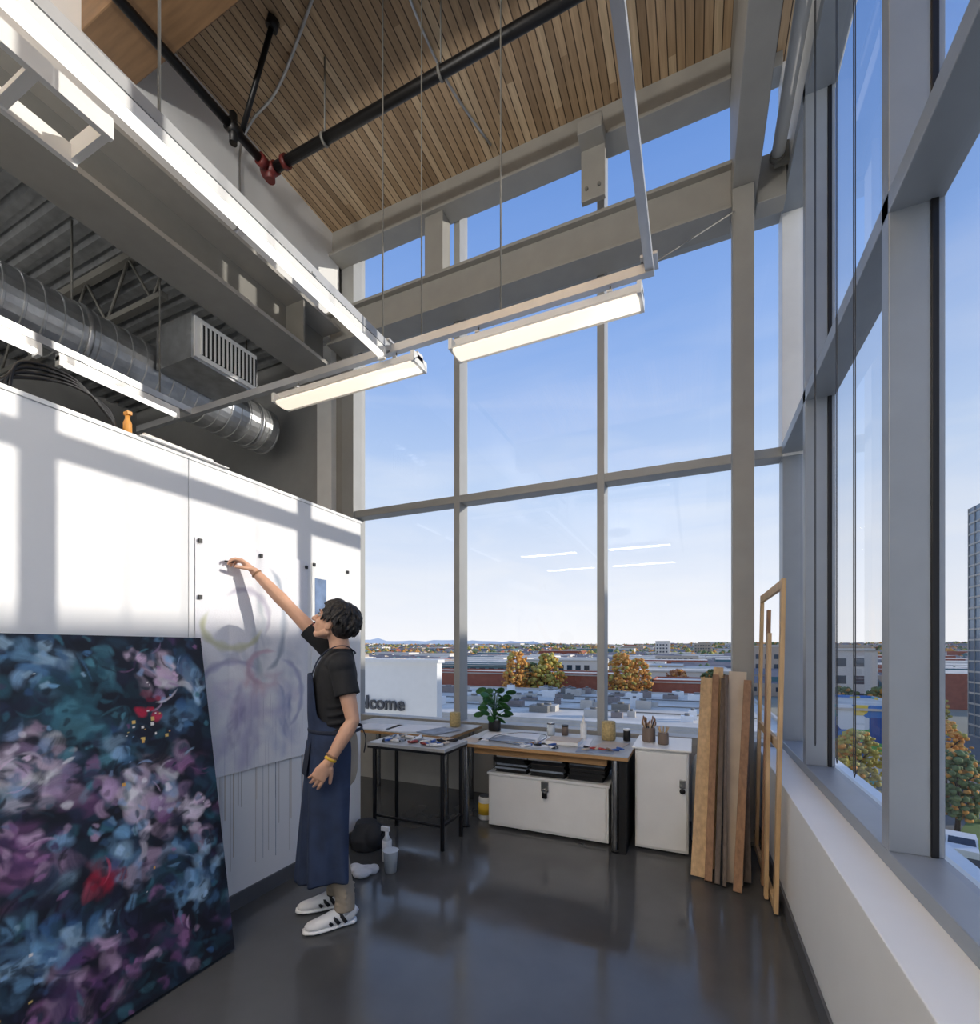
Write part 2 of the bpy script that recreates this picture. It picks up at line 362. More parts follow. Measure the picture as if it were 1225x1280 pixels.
b=B('sprinkler_branch_pipe'); b.cyl((-3.42,2.96,zp),(.26,2.96,zp),.04,'blackpipe')
b.cyl((-3.49,2.96,zp),(-3.35,2.96,zp),.052,'red'); b.cyl((-3.42,2.96,zp-.09),(-3.42,2.96,zp+.05),.04,'red'); b.cyl((-3.26,2.96,zp),(-3.22,2.96,zp),.055,'red')
for x in (-2.8,-1.7,-.6): b.cyl((x,2.96,zp),(x,2.96,ZC),.007,'steeld',seg=6); b.cyl((x-.01,2.96,zp),(x+.01,2.96,zp),.05,'steeld')
b.done()
b=B('sprinkler_brace'); b.cyl((-3.42,2.68,zp+.06),(-3.0,2.62,6.38),.02,'blackpipe'); b.cyl((-3.02,2.62,6.34),(-2.99,2.62,6.395),.045,'blackpipe'); b.done()
b=B('electrical_conduit'); b.loft(curve([(-1.9,2.3,6.37),(-3.2,2.9,6.37),(-3.7,3.0,6.33),(-3.86,3.0,6.1),(-3.86,3.0,5.5),(-3.86,2.9,5.3),(-3.86,2.6,5.25),(-3.86,-3,5.25)],6),.012,'galv',8)
b.done()
b=B('electrical_conduit'); b.loft(curve([(-.2,2.25,6.37),(-1.6,2.3,6.37),(-1.9,2.6,6.37),(-1.95,3.4,6.37),(-1.8,4.1,6.37)],6),.012,'galv',8); b.done()
b=B('cable_ladder_tray')
for x in (-2.75,-2.45): b.beam((x,-2,3.88),(x,1.25,3.88),.03,.09,'white')
for k in range(9): b.beam((-2.75,-1.9+.36*k,3.86),(-2.45,-1.9+.36*k,3.86),.04,.025,'white')
b.beam((-2.75,1.24,3.9),(-2.45,1.24,3.9),.03,.09,'white')
for y in (-.6,.8): b.cyl((-2.75,y,3.92),(-2.75,y,6.38),.006,'steeld',seg=6)
b.done()

# ------------------------------------------------------------- lighting rig
ZT=3.66
b=B('lighting_track_frame')
def strut(p0,p1): b.beam(p0,p1,.045,.055,'alu')
strut((-5.0,2.78,ZT),(-.21,2.78,ZT)); strut((-2.02,-2,ZT+.01),(-2.02,2.78,ZT+.01)); strut((-.235,-2,ZT+.01),(-.235,2.8,ZT+.01)); strut((-4.2,-2,ZT+.01),(-4.2,2.78,ZT+.01))
b.box(-2.06,-1.98,2.72,2.84,ZT+.035,ZT+.05,'alu'); b.box(-.28,-.19,2.72,2.84,ZT+.035,ZT+.05,'alu')
for x,y in ((-2.02,2.7),(-1.75,2.78),(-1.15,2.78),(-4.2,2.5)): b.cyl((x,y,ZT),(x,y,6.38 if x>-3.9 else 5.18),.006,'steeld',seg=6)
for x,y in ((-2.02,1.2),(-.235,1.2)): b.cyl((x,y,ZT),(x,y,6.38),.006,'steeld',seg=6)
b.cyl((-.26,2.8,ZT+.03),(.28,4.06,4.9),.005,'steeld',seg=6)
rig=b.done()
def fixture(p0,p1,lens='lamp',w=.17,n='fluorescent_or_fill_fixture'):
    p0=V(p0);p1=V(p1);t=(p1-p0).normalized();r=t.cross(V((0,0,1)))
    b=B(n)
    b.beam(p0+V((0,0,.05)),p1+V((0,0,.05)),min(.07,w*.8),.05,'white')
    if w>.1:
        for sg in (-1,1):
            a=[p0+r*sg*.02+V((0,0,.05)),p1+r*sg*.02+V((0,0,.05)),p1+r*sg*w/2+V((0,0,-.01)),p0+r*sg*w/2+V((0,0,-.01))]
            a2=[q+V((0,0,-.006)) for q in a]
            b.poly(a+a2,[(0,1,2,3),(7,6,5,4),(0,4,5,1),(1,5,6,2),(2,6,7,3),(3,7,4,0)],'white')
        b.loft([p0+t*.02+V((0,0,-.008)),p1-t*.02+V((0,0,-.008))],[(.022,w*.40)]*2,lens,16,ref=(0,0,1))
    else:
        b.beam(p0+t*.02+V((0,0,.014)),p1-t*.02+V((0,0,.014)),w*.7,.022,lens)
    for p,sg in ((p0,1),(p1,-1)): b.beam(p+V((0,0,.02)),p+t*sg*.025+V((0,0,.02)),w*1.02,.07,'whiteplast')
    for f in (.15,.85):
        q=p0.lerp(p1,f); b.cyl(q+V((0,0,.06)),q+V((0,0,.13)),.005,'steeld',seg=6); b.beam(q+V((0,0,.09))-r*.03,q+V((0,0,.09))+r*.03,.03,.01,'alu')
    return b.done()
fixture((-3.1,2.78,3.5),(-1.76,2.78,3.5)); fixture((-1.49,2.78,3.5),(-.27,2.78,3.5))
for y in (-.3,-2.2): fixture((-1.8,y,3.5),(-.4,y,3.5),'fill_lamp'); fixture((-3.4,y,3.5),(-2.2,y,3.5),'fill_lamp')  # unseen fixtures behind the camera, added as fill for the interior
for a,b_,w_ in (((-2.02,-1.8,3.56),(-2.02,2.7,3.56),.055),((-4.2,-1,3.56),(-4.2,1.7,3.56),.08),((-4.2,1.8,3.56),(-4.2,2.65,3.56),.06)):
    fixture(a,b_,'lamp3',w_,'linear_strip_light').parent=rig
for i,(x,y) in enumerate(((-1.5,-1.2),(-3.1,-1.2),(-1.5,-3.0),(-6.0,.0))):  # added out-of-view fill, aimed up to brighten the ceiling
    b=B('added_fill_pendant'); b.loft([(x,y,3.95),(x,y,4.0),(x,y,4.06)],[.10,.24,.27],'white',24); b.cyl((x,y,4.06),(x,y,5.15),.006,'steeld',seg=6); pu=b.done()
    la=bpy.data.lights.new('added_uplight_fill','AREA'); la.shape='DISK'; la.size=.45; la.energy=(170,120,120,60)[i]; la.color=(1,.97,.93)
    lo=bpy.data.objects.new('added_uplight_fill',la); S.collection.objects.link(lo); lo.location=(x,y,4.09); lo.rotation_euler=(math.pi,0,0); lo.parent=pu
b=B('roller_blind'); b.cyl((.58,-3,5.27),(.58,4.1,5.27),.045,'white',seg=20); b.cyl((.58,4.1,5.27),(.58,4.14,5.27),.055,'steeld'); b.box(.56,.655,4.12,4.15,5.2,5.36,'steeld'); b.box(.56,.655,1.0,1.03,5.2,5.36,'steeld'); b.done()
for y in (2.72,3.16,2.45):
    b=B('blind_bead_chain'); zz=.95
    b.loft([(.63,y,5.22),(.63,y,zz+.02),(.63,y+.012,zz),(.63,y+.025,zz+.02),(.63,y+.025,5.22)],.0022,'chain',6); b.done()

# ------------------------------------------------------------- painting, drawing
x0,x1=-2.13,-2.385
def PT(y,s,o):
    n=V((1.55,0,.265)).normalized(); return V((x0+(x1-x0)*s,y,.0+1.545*s))+n*o+V((0,0,.01))
rg=random.Random(5)
pal={'dark':[(16,20,34),(22,34,52),(30,56,74),(38,42,68),(16,16,28),(48,80,102),(20,24,42)],
 'pink':[(236,224,236),(212,182,208),(190,158,198),(250,246,250),(150,176,214),(224,200,218)],
 'crim':[(200,26,64),(160,22,52),(220,92,118),(120,20,48)],
 'blue':[(120,168,204),(80,126,168),(172,206,230),(58,96,138),(142,182,218)],
 'plum':[(126,80,128),(166,114,160),(90,58,106),(198,164,192),(68,48,86)],
 'teal':[(38,82,98),(58,114,132),(28,60,74),(84,144,160)]}
patches=[(1.38,.87,.10,.06,'pink',1.3),(1.33,.79,.035,.045,'crim',1.8),(1.50,.80,.06,.10,'blue',.9),(.87,.69,.09,.05,'pink',1.3),(1.12,.80,.13,.08,'teal',1),(1.27,.54,.11,.07,'pink',1.3),
 (1.08,.36,.05,.022,'crim',1.6),(1.18,.42,.06,.05,'blue',1.7),(1.24,.37,.035,.04,'pink',1.4),(.84,.48,.09,.05,'plum',1.2),(.9,.25,.10,.06,'blue',1),(1.45,.3,.09,.09,'blue',.5),(.95,.92,.12,.04,'blue',.8),
 (1.0,.12,.14,.05,'plum',.9),(1.44,.62,.06,.04,'plum',.8),(.45,.7,.15,.08,'pink',1),(.5,.4,.12,.1,'blue',.9),(.4,.2,.12,.08,'plum',.9),(.6,.85,.06,.05,'crim',.8),(1.3,.14,.08,.04,'plum',.6),(1.05,.60,.06,.03,'plum',.8),(.97,.60,.05,.04,'pink',1),(1.18,.68,.05,.03,'blue',1),(1.5,.45,.05,.05,'pink',.6)]
A=Paint(1.4,1.56,.0036,c8(18,22,36))
def pick(y,z):
    s=z/1.56+rg.gauss(0,.012); y=y+rg.gauss(0,.015); best=[('dark',.95),('teal',.14),('blue',.05),('plum',.05)]
    for (py_,ps,ry,rs,pn,wt) in patches:
        d=((y+.2-py_)/ry)**2+((s-ps)/rs)**2; w_=wt*math.exp(-d*1.0)
        if w_>.06: best.append((pn,w_*5))
    t=rg.uniform(0,sum(w for _,w in best))
    for n_,w_ in best:
        t-=w_
        if t<=0: return rg.choice(pal[n_])
    return pal['dark'][0]
def flow(y,z): return mnoise.noise(V((y*2.4,z*2.4,3.3)))*6+1.4
for cnt,(l0,l1),(w0,w1),al,br in ((600,(.05,.10),(.03,.06),.9,.06),(900,(.025,.06),(.018,.042),.9,.08),(700,(.012,.03),(.008,.02),.9,.05),(200,(.03,.06),(.004,.008),.8,.1)):
    for _ in range(cnt):
        y=rg.uniform(0,1.4); z=rg.uniform(0,1.56); c=pick(y,z); k=rg.uniform(.75,1.1)
        A.stroke(y,z,flow(y,z)+rg.uniform(-.5,.5),rg.uniform(l0,l1),rg.uniform(w0,w1),c8(*[min(255,v*k) for v in c]),al*rg.uniform(.55,1),rg.uniform(-12,12),bris=br,soft=.6,ph=rg.uniform(0,6))
for i in range(40):
    y,z=(rg.gauss(1.29,.05)-.2,rg.gauss(.73,.035)*1.56) if i<20 else (rg.uniform(.3,1.35),rg.uniform(.1,1.5)); q=rg.choice([.006,.009,.015])
    A.rect(y,z,q,q,c8(*rg.choice([(230,196,110),(240,236,228),(230,174,90),(240,236,228),(120,150,190)])))
def canvaspos(Yg,Zg):
    n=V((1.55,0,.265)).normalized(); s=Zg/1.56; o=.0356
    return np.stack([x0+(x1-x0)*s+n.x*o,Yg+.2,1.545*s+n.z*o+.01],-1)
b=B('abstract_canvas_painting')
vs=[PT(.2,0,0),PT(1.6,0,0),PT(1.6,1,0),PT(.2,1,0),PT(.2,0,.035),PT(1.6,0,.035),PT(1.6,1,.035),PT(.2,1,.035)]
b.poly(vs,[(4,5,6,7),(3,2,1,0),(0,1,5,4),(1,2,6,5),(2,3,7,6),(3,0,4,7)],'black'); ca=b.done()
A.mesh('painted_surface',canvaspos,'art').parent=ca

D=Paint(.78,1.31,.005,c8(236,236,240))
def blobs(cnt,cy,cz,ry,rz,cols,al,w=(.03,.06),L=(.05,.12),ang=None):
    for _ in range(cnt):
        a=rg.uniform(0,6.28); q=math.sqrt(rg.random()); y=cy+ry*q*math.cos(a); z=cz+rz*q*math.sin(a)
        D.stroke(y,z,(rg.uniform(0,3.14) if ang is None else ang+rg.uniform(-.5,.5)),rg.uniform(*L),rg.uniform(*w),c8(*rg.choice(cols)),al*rg.uniform(.4,1),rg.uniform(-6,6),bris=0,soft=1.0,ph=rg.uniform(0,6))
lil=[(190,178,208),(206,196,218),(170,166,204),(220,208,224),(180,188,212)]
blobs(60,.38,.42,.32,.14,lil,.32); blobs(45,.28,.24,.12,.22,[(150,142,188),(166,160,200)],.28,ang=1.4); blobs(40,.56,.24,.12,.22,[(158,166,204),(180,186,214)],.28,ang=1.8)
blobs(14,.24,.30,.05,.18,[(112,104,154),(130,122,168)],.4,(.012,.026),(.04,.09),1.5); blobs(12,.58,.30,.05,.16,[(118,134,182)],.4,(.012,.024),(.04,.08),1.7)
blobs(16,.42,.52,.14,.05,[(210,160,176),(200,174,190)],.32,(.02,.035)); blobs(26,.40,.76,.06,.22,[(150,166,184),(168,184,190),(140,156,178)],.42,(.02,.04),(.05,.10),1.7)
blobs(16,.34,.66,.14,.05,[(170,180,196),(190,180,200)],.36,(.02,.035)); blobs(10,.16,.12,.10,.07,lil,.25); blobs(12,.62,.60,.06,.14,[(190,196,212)],.35)
def arc(cy,cz,ry,rz,a0,a1,col,w,al):
    n_=30
    for k in range(n_):
        a=a0+(a1-a0)*k/n_; D.stroke(cy+ry*math.cos(a),cz+rz*math.sin(a),math.atan2(rz*math.cos(a),-ry*math.sin(a)),.06,w*(.5+.6*math.sin(3.1*k/n_)),c8(*col),al,bris=0,soft=1.0,ph=k)
arc(.22,.84,.18,.12,2.8,6.0,(196,198,158),.030,.30); arc(.46,.90,.12,.30,-1.4,1.3,(150,162,178),.034,.34); arc(.30,.90,.16,.16,-.4,2.2,(180,176,194),.028,.26)
arc(.22,.46,.22,.18,1.0,3.4,(160,158,192),.028,.26); arc(.56,.42,.16,.22,-1.0,1.4,(158,162,196),.028,.26); arc(.46,.60,.14,.10,1.5,4.4,(200,170,188),.026,.26)
for _ in range(26):
    y=rg.uniform(.05,.74); zz=rg.uniform(.02,.35); D.stroke(y,zz,1.57,rg.uniform(.08,.2),.003,c8(160,158,186),.4,bris=0,soft=.8)
def drawpos(Yg,Zg):
    return np.stack([XP+.008+.005*np.abs(np.sin(Yg*16)),Yg+1.62,Zg+.79],-1)
dr=D.mesh('pinned_drawing',drawpos,'draw')
b=B('bulldog_clips')
for y,z in ((1.64,2.08),(1.64,1.78),(2.02,2.07),(2.38,2.06)): b.box(XP+.014,XP+.024,y-.009,y+.009,z-.011,z+.011,'black')
b.done(parent=dr)
b=B('pinned_watercolour_study'); b.box(XP+.001,XP+.004,2.44,2.82,1.25,2.1,'paperw'); b.box(XP+.004,XP+.0055,2.47,2.58,1.6,2.0,'bluewash')
for y,z in ((2.46,2.09),(2.8,2.09)): b.box(XP+.004,XP+.015,y-.009,y+.009,z-.011,z+.011,'black')
b.done()
b=B('paint_drips')
for i in range(44):
    y=random.uniform(1.64,2.9); z1=.79; z0_=random.uniform(.15,.6); w=random.choice([.001,.0018])
    b.box(XP+.0003,XP+.0012,y-w,y+w,z0_,z1,random.choice(['paperg','drip','drip','cream']))
b.done()
b=B('coiled_cable')
for k in range(4):
    b.loft(curve([(XP-.05,.85+.02*k,2.53),(XP-.06,.95,2.60+.02*k),(XP-.03,1.1,2.64+.012*k),(XP-.04,1.24,2.61-.01*k),(XP-.05,1.28,2.53)],8),.007,'blackm',8)
b.done()
b=B('yellow_spray_bottle'); b.loft([(XP-.05,1.33,2.52),(XP-.05,1.33,2.58),(XP-.05,1.33,2.60),(XP-.05,1.33,2.62)],[.018,.018,.010,.010],'painto',14); b.box(XP-.065,XP-.03,1.32,1.34,2.62,2.635,'painto'); b.done()
b=B('rolled_paper'); b.cyl((XP-.05,1.4,2.545),(XP-.05,1.75,2.545),.022,'paperw'); b.box(XP-.1,XP+.03,1.35,1.8,2.5205,2.524,'paperw'); b.done()

# ------------------------------------------------------------- furniture
b=B('work_table')
b.box(-1.85,-.44,3.46,4.25,.69,.715,'ply'); b.box(-1.85,-.44,3.46,4.25,.715,.72,'tabletop')
for x,y in ((-1.78,3.53),(-.54,3.53),(-1.78,4.18),(-.54,4.18)): b.cyl((x,y,0),(x,y,.69),.025,'chrome'); b.cyl((x,y,.0),(x,y,.012),.035,'blackm')
b.box(-.51,-.46,3.5,4.2,.0,.69,'black'); b.box(-1.7,-.6,3.52,3.55,.63,.69,'ply')
b.done(bevel=.002)
b=B('work_table'); b.box(-3.3,-1.98,3.6,4.28,.70,.725,'ply'); b.box(-3.3,-1.98,3.6,4.28,.725,.73,'tabletop')
for x,y in ((-3.2,3.68),(-2.06,3.68),(-3.2,4.2),(-2.06,4.2)): b.cyl((x,y,0),(x,y,.70),.025,'chrome')
b.done(bevel=.002)
b=B('paint_stand_table'); b.box(-2.38,-1.68,2.98,3.36,.74,.765,'tabletop'); b.box(-2.38,-1.68,2.98,3.36,.72,.74,'blackm')
for x,y in ((-2.34,3.02),(-1.72,3.02),(-2.34,3.32),(-1.72,3.32),): b.cyl((x,y,0),(x,y,.72),.016,'blackm')
b.cyl((-2.34,3.02,.18),(-1.72,3.02,.18),.01,'blackm');b.cyl((-1.72,3.02,.18),(-1.72,3.32,.18),.01,'blackm'); b.done(bevel=.002)
b=B('white_storage_chest'); b.box(-1.6,-.6,3.6,4.1,.02,.46,'whiteplast'); b.box(-1.58,-.62,3.59,3.6,.04,.44,'white'); b.box(-1.61,-.59,3.585,4.1,.445,.465,'white')
b.box(-1.13,-1.07,3.575,3.59,.36,.44,'chrome'); b.box(-1.12,-1.08,3.56,3.585,.31,.35,'blackm'); b.loft(curve([(-1.115,3.57,.35),(-1.11,3.57,.38),(-1.09,3.57,.38),(-1.085,3.57,.35)],4),.005,'chrome',6)
for x in (-1.55,-.65): b.box(x-.03,x+.03,3.64,4.05,0,.02,'blackm')
b.done(bevel=.004)
b=B('white_cabinet'); b.box(-.41,-.04,3.64,4.1,.02,.76,'whiteplast'); b.box(-.40,-.05,3.625,3.64,.04,.74,'white'); b.box(-.1,-.06,3.61,3.627,.5,.56,'chrome'); b.ell((-.08,3.605,.48),(.02,.01,.02),'blackm'); b.box(-.43,-.02,3.61,4.12,.76,.775,'whiteplast')
b.box(-.39,-.06,3.66,4.08,0,.02,'blackm'); b.done(bevel=.004)
b=B('white_plastic_drum'); b.loft([(.08,3.92,0),(.08,3.92,.03),(.08,3.92,.6),(.08,3.92,.68),(.08,3.92,.72)],[.085,.10,.10,.08,.04],'whiteplast',24); b.done()
b=B('sketchbook_stack')
for cx,n,w in ((-1.42,7,.28),(-1.1,6,.29),(-.78,7,.28)):
    z=.467
    for k in range(n):
        t=random.uniform(.018,.028); dx=random.uniform(-.015,.015); dy=random.uniform(-.01,.02)
        b.box(cx-w/2+dx,cx+w/2+dx,3.62+dy,3.95+dy,z,z+t*.15,'black'); b.box(cx-w/2+dx+.004,cx+w/2+dx-.004,3.625+dy,3.945+dy,z+t*.15,z+t*.85,random.choice(['paperw','black','black','paperg'])); b.box(cx-w/2+dx,cx+w/2+dx,3.62+dy,3.95+dy,z+t*.85,z+t,random.choice(['black','black','wood3']))
        z+=t+.001
b.done()
b=B('paper_sheets')
def sheet(cx,cy,w,h,a,z,m):
    ca,sa=math.cos(a),math.sin(a); vs=[(cx+x*ca-y*sa,cy+x*sa+y*ca,z+dz) for dz in (0,.003) for x,y in ((-w/2,-h/2),(w/2,-h/2),(w/2,h/2),(-w/2,h/2))]
    b.poly(vs,[(3,2,1,0),(4,5,6,7),(0,1,5,4),(1,2,6,5),(2,3,7,6),(3,0,4,7)],m)
sheet(-1.5,3.85,.5,.4,.2,.7205,'paperw'); sheet(-1.45,3.72,.35,.25,-.3,.724,'paperg'); sheet(-1.0,3.85,.42,.38,.1,.7205,'paperw'); sheet(-1.0,3.8,.3,.22,.4,.7245,'paperw')
sheet(-.7,3.6,.28,.2,.1,.7205,'paperg'); sheet(-1.75,3.6,.14,.2,.1,.7205,'cream'); sheet(-1.2,3.6,.22,.16,.5,.7205,'paperw'); sheet(-.62,3.85,.2,.28,-.2,.7205,'cream')
b.done()
b=B('paper_sheets')
sheet(-2.5,3.85,.5,.4,.2,.7305,'paperw'); sheet(-2.2,3.8,.25,.35,-.3,.7345,'paperg'); sheet(-2.9,3.8,.4,.3,.1,.7305,'paperw'); b.done()
b=B('white_binder_box'); b.box(-1.12,-.85,3.66,3.86,.728,.755,'whiteplast'); b.box(-1.12,-.85,3.66,3.86,.756,.76,'cream'); b.done(bevel=.003)
b=B('drafting_wire_loop'); b.loft(curve([(-1.6,3.6,.73),(-1.4,3.56,.74),(-1.2,3.62,.735),(-1.15,3.8,.77),(-1.4,3.9,.76),(-1.6,3.8,.74),(-1.6,3.6,.732)],6),.004,'chrome',6); b.done()
b=B('paint_tubes')
for i in range(34):
    x=random.uniform(-2.32,-1.76); y=random.uniform(3.03,3.31); a=random.uniform(0,3.1); d=V((math.cos(a),math.sin(a),0))*.045; m=random.choice(['white','paintb','paintr','paperg','white','cream','black','cream','whiteplast','paperg'])
    p=V((x,y,.778)); b.loft([p-d,p,p+d*.8],[(.004,.014),(.011,.012),(.011,.011)],m,8,ref=(0,0,1)); b.cyl(p+d*.8,p+d,.007,'black',seg=8)
b.done()
b=B('paint_tubes')
for i in range(20):
    x=random.uniform(-1.25,-.52); y=random.uniform(3.5,3.68); a=random.uniform(0,3.1); d=V((math.cos(a),math.sin(a),0))*.035
    p=V((x,y,.737)); b.loft([p-d,p,p+d*.8],[(.004,.012),(.010,.011),(.010,.010)],random.choice(['paintb','white','cream','black','wood2','paintr']),8,ref=(0,0,1))
b.done()
def jar(name,x,y,z,r,h,m):
    b=B(name); b.loft([(x,y,z),(x,y,z+h*.05),(x,y,z+h*.5),(x,y,z+h*.95),(x,y,z+h)],[r*.85,r,r,r*.98,r*.9],m,20); return b
b=jar('brush_jar',-.33,3.85,.776,.05,.11,'jar')
for i in range(12):
    a=i*.52; d=V((math.cos(a)*.05,math.sin(a)*.05,.12+.02*(i%3))); p=V((-.33,3.85,.80))
    b.cyl(p,p+d,.004,random.choice(['wood','black','wood2']),seg=6); b.ell(p+d,(.007,.007,.018),'wood2',sub=1)
b.done()
b=jar('brush_jar',-.22,3.78,.776,.04,.09,'jar')
for i in range(8):
    a=i*.8; d=V((math.cos(a)*.04,math.sin(a)*.04,.11)); p=V((-.22,3.78,.80)); b.cyl(p,p+d,.004,'wood',seg=6)
b.done()
jar('woven_cup',-.68,4.08,.721,.06,.16,'raffia').done(); jar('woven_cup',-2.2,4.12,.731,.055,.14,'raffia').done()
b=jar('plastic_bottle',-.88,4.0,.721,.028,.14,'whiteplast'); b.loft([(-.88,4.0,.86),(-.88,4.0,.89),(-.88,4.0,.93)],[.022,.01,.006],'whiteplast',12); b.done()
b=jar('glass_jar',-1.2,4.1,.721,.035,.10,'clearp'); b.cyl((-1.2,4.1,.82),(-1.2,4.1,.835),.036,'chrome'); b.done()
b=jar('glass_jar',-1.08,4.14,.721,.03,.08,'jar'); b.cyl((-1.08,4.14,.80),(-1.08,4.14,.815),.031,'black'); b.done()
b=jar('glass_jar',-.53,4.1,.721,.03,.09,'black'); b.cyl((-.53,4.1,.81),(-.53,4.1,.825),.031,'whiteplast'); b.done()
b=jar('potted_plant',-1.76,4.1,.721,.06,.10,'pot')
base=V((-1.76,4.1,.82))
for i in range(34):
    a=i*2.4; L=.04+.022*(i%5); hh=.02+.0085*i
    st=curve([base,base+V((math.cos(a)*L*.4,math.sin(a)*L*.4,hh*.7)),base+V((math.cos(a)*L,math.sin(a)*L,hh))],4); b.loft(st,.003,'leaf',5)
    tip=st[-1]; d=V((math.cos(a),math.sin(a),-.5+.1*(i%8))).normalized(); r=d.cross(V((0,0,1))).normalized(); u=r.cross(d)
    r2=(r*.75+u*.66).normalized(); u2=d.cross(r2)
    b.ell(tip+d*.03,(.054,.040,.004),'leaf',(d,r2,u2),sub=2)
b.done()
b=jar('yellow_paint_can',-1.7,3.75,0,.06,.2,'whiteplast'); b.cyl((-1.7,3.75,.05),(-1.7,3.75,.15),.0625,'yellow',seg=20); b.cyl((-1.7,3.75,.19),(-1.7,3.75,.205),.05,'chrome'); b.done()
b=jar('spray_bottle',-2.0,2.72,0,.035,.15,'whiteplast'); b.loft([(-2.0,2.72,.15),(-2.0,2.72,.18),(-2.0,2.72,.21)],[.03,.013,.013],'whiteplast',12); b.box(-2.045,-1.98,2.71,2.73,.21,.24,'whiteplast'); b.beam((-2.03,2.72,.215),(-2.045,2.72,.17),.01,.012,'blackm'); b.done()
b=B('plastic_cup'); b.loft([(-1.88,2.6,0),(-1.88,2.6,.14),(-1.88,2.6,.145)],[.038,.05,.053],'clearp',20); b.done()
b=B('rag_cloth'); 
for i in range(9): b.ell((-2.05+random.uniform(-.07,.07),2.5+random.uniform(-.05,.05),.02),(random.uniform(.04,.07),random.uniform(.03,.06),random.uniform(.02,.035)),'cloth')
b.done(remesh=.006,smooth=3)
b=B('tool_bag'); b.loft([(-2.28,2.85,.0),(-2.28,2.85,.08),(-2.28,2.85,.2)],[(.12,.11),(.13,.12),(.08,.07)],'bag',16,ref=(1,0,0)); b.ell((-2.2,2.84,.1),(.08,.09,.1),'bag'); b.done(remesh=.01,smooth=4)

data=[((.02,3.34,.01),(.09,3.98,1.28),.09,.02,'wood'),((.08,3.30,.01),(.15,3.99,1.30),.045,.04,'wood2'),((.13,3.28,.01),(.20,3.97,1.27),.03,.06,'wood3'),
      ((.17,3.26,.01),(.22,3.96,1.29),.02,.09,'wood3'),((.22,3.33,.01),(.30,4.0,1.33),.12,.012,'cream'),((.24,3.22,.01),(.36,3.92,1.27),.05,.022,'wood2'),((.31,3.38,.01),(.35,4.0,1.22),.04,.03,'wood3'),((.10,3.5,.01),(.17,4.02,1.36),.07,.02,'wood'),((.25,3.5,.01),(.24,4.04,1.30),.09,.02,'wood2')]
b=B('leaning_lumber')
for p0,p1,w,t,m in data: b.beam(p0,p1,w,t,m,(0,-1,.5))
b.done(bevel=.002)
b=B('stretcher_frame'); 
a0,a1=V((.42,3.06,.01)),V((.458,3.06,1.9)); c0,c1=V((.42,3.95,.01)),V((.458,3.95,1.9))
b.beam(a0,a1,.05,.022,'wood',(1,0,0)); b.beam(c0,c1,.05,.022,'wood',(1,0,0))
for f in (.015,.5,.985): b.beam(a0.lerp(a1,f),c0.lerp(c1,f),.022,.05,'wood')
b.beam(V((.395,3.4,.01)),V((.43,3.4,1.75)),.05,.02,'wood2',(1,0,0)); b.beam(V((.392,3.22,.01)),V((.42,3.3,1.6)),.05,.02,'wood',(1,0,0))
b.done(bevel=.002)

# ------------------------------------------------------------- person
O=V((-1.85,2.04,0)); F=V((-.712,-.702,0)).normalized(); Lv=V((-F.y,F.x,0)); U=V((0,0,1))
def P(f,l,z): return O+F*f+Lv*l+U*z
man=empty('man_artist')
yaw=math.radians(-26); pit=math.radians(24)
h0=(F*math.cos(yaw)+Lv*math.sin(yaw)); hl=U.cross(h0).normalized(); hf=(h0*math.cos(pit)+U*math.sin(pit)).normalized(); hu=hf.cross(hl).normalized()
HC=P(.01,.0,1.65)
def Hp(a,b_,c): return HC+hf*a+hl*b_+hu*c
HB=(hf,hl,hu)
sk=B('skin_body')
sk.loft([P(-.03,0,1.40),P(-.028,0,1.48),P(-.015,0,1.56),Hp(-.02,0,-.03)],[.07,.058,.054,.055],'skin',16,rc=True)
sk.ell(Hp(-.015,0,.028),(.098,.076,.088),'skin',HB); sk.ell(Hp(.028,0,-.035),(.066,.060,.072),'skin',HB)
sk.ell(Hp(.055,0,-.092),(.03,.03,.022),'skin',HB); sk.ell(Hp(.07,0,.038),(.02,.055,.018),'skin',HB)
for sg in (-1,1):
    sk.ell(Hp(.052,sg*.036,-.025),(.03,.024,.028),'skin',HB)
    sk.ell(Hp(-.01,sg*.079,-.008),(.020,.009,.032),'skin',HB); sk.ell(Hp(-.005,sg*.078,-.03),(.010,.008,.012),'skin',HB)
    sk.loft([Hp(-.01,sg*.058,-.055),Hp(.055,sg*.022,-.095)],[.02,.018],'skin',10,rc=True)
sk.loft([Hp(.088,0,.022),Hp(.102,0,-.002),Hp(.116,0,-.022)],[.009,.011,.014],'skin',10,rc=True)
for sg in (-1,1): sk.ell(Hp(.100,sg*.012,-.024),(.012,.009,.009),'skin',HB)
sk.ell(Hp(.086,0,-.056),(.014,.026,.012),'skin',HB)
RS=P(.0,-.175,1.475); RE=P(.250,-.225,1.75); RW=P(.435,-.235,1.95)
LS=P(-.02,.175,1.425); LE=P(-.075,.24,1.13); LW=P(.045,.252,.925)
def arm(S0,E,W):
    pts=[S0,S0.lerp(E,.35),S0.lerp(E,.75),E,E.lerp(W,.25),E.lerp(W,.65),W]
    sk.loft(pts,[.044,.046,.040,.036,.039,.032,.025],'skin',16,rc=True)
arm(RS,RE,RW); arm(LS,LE,LW)
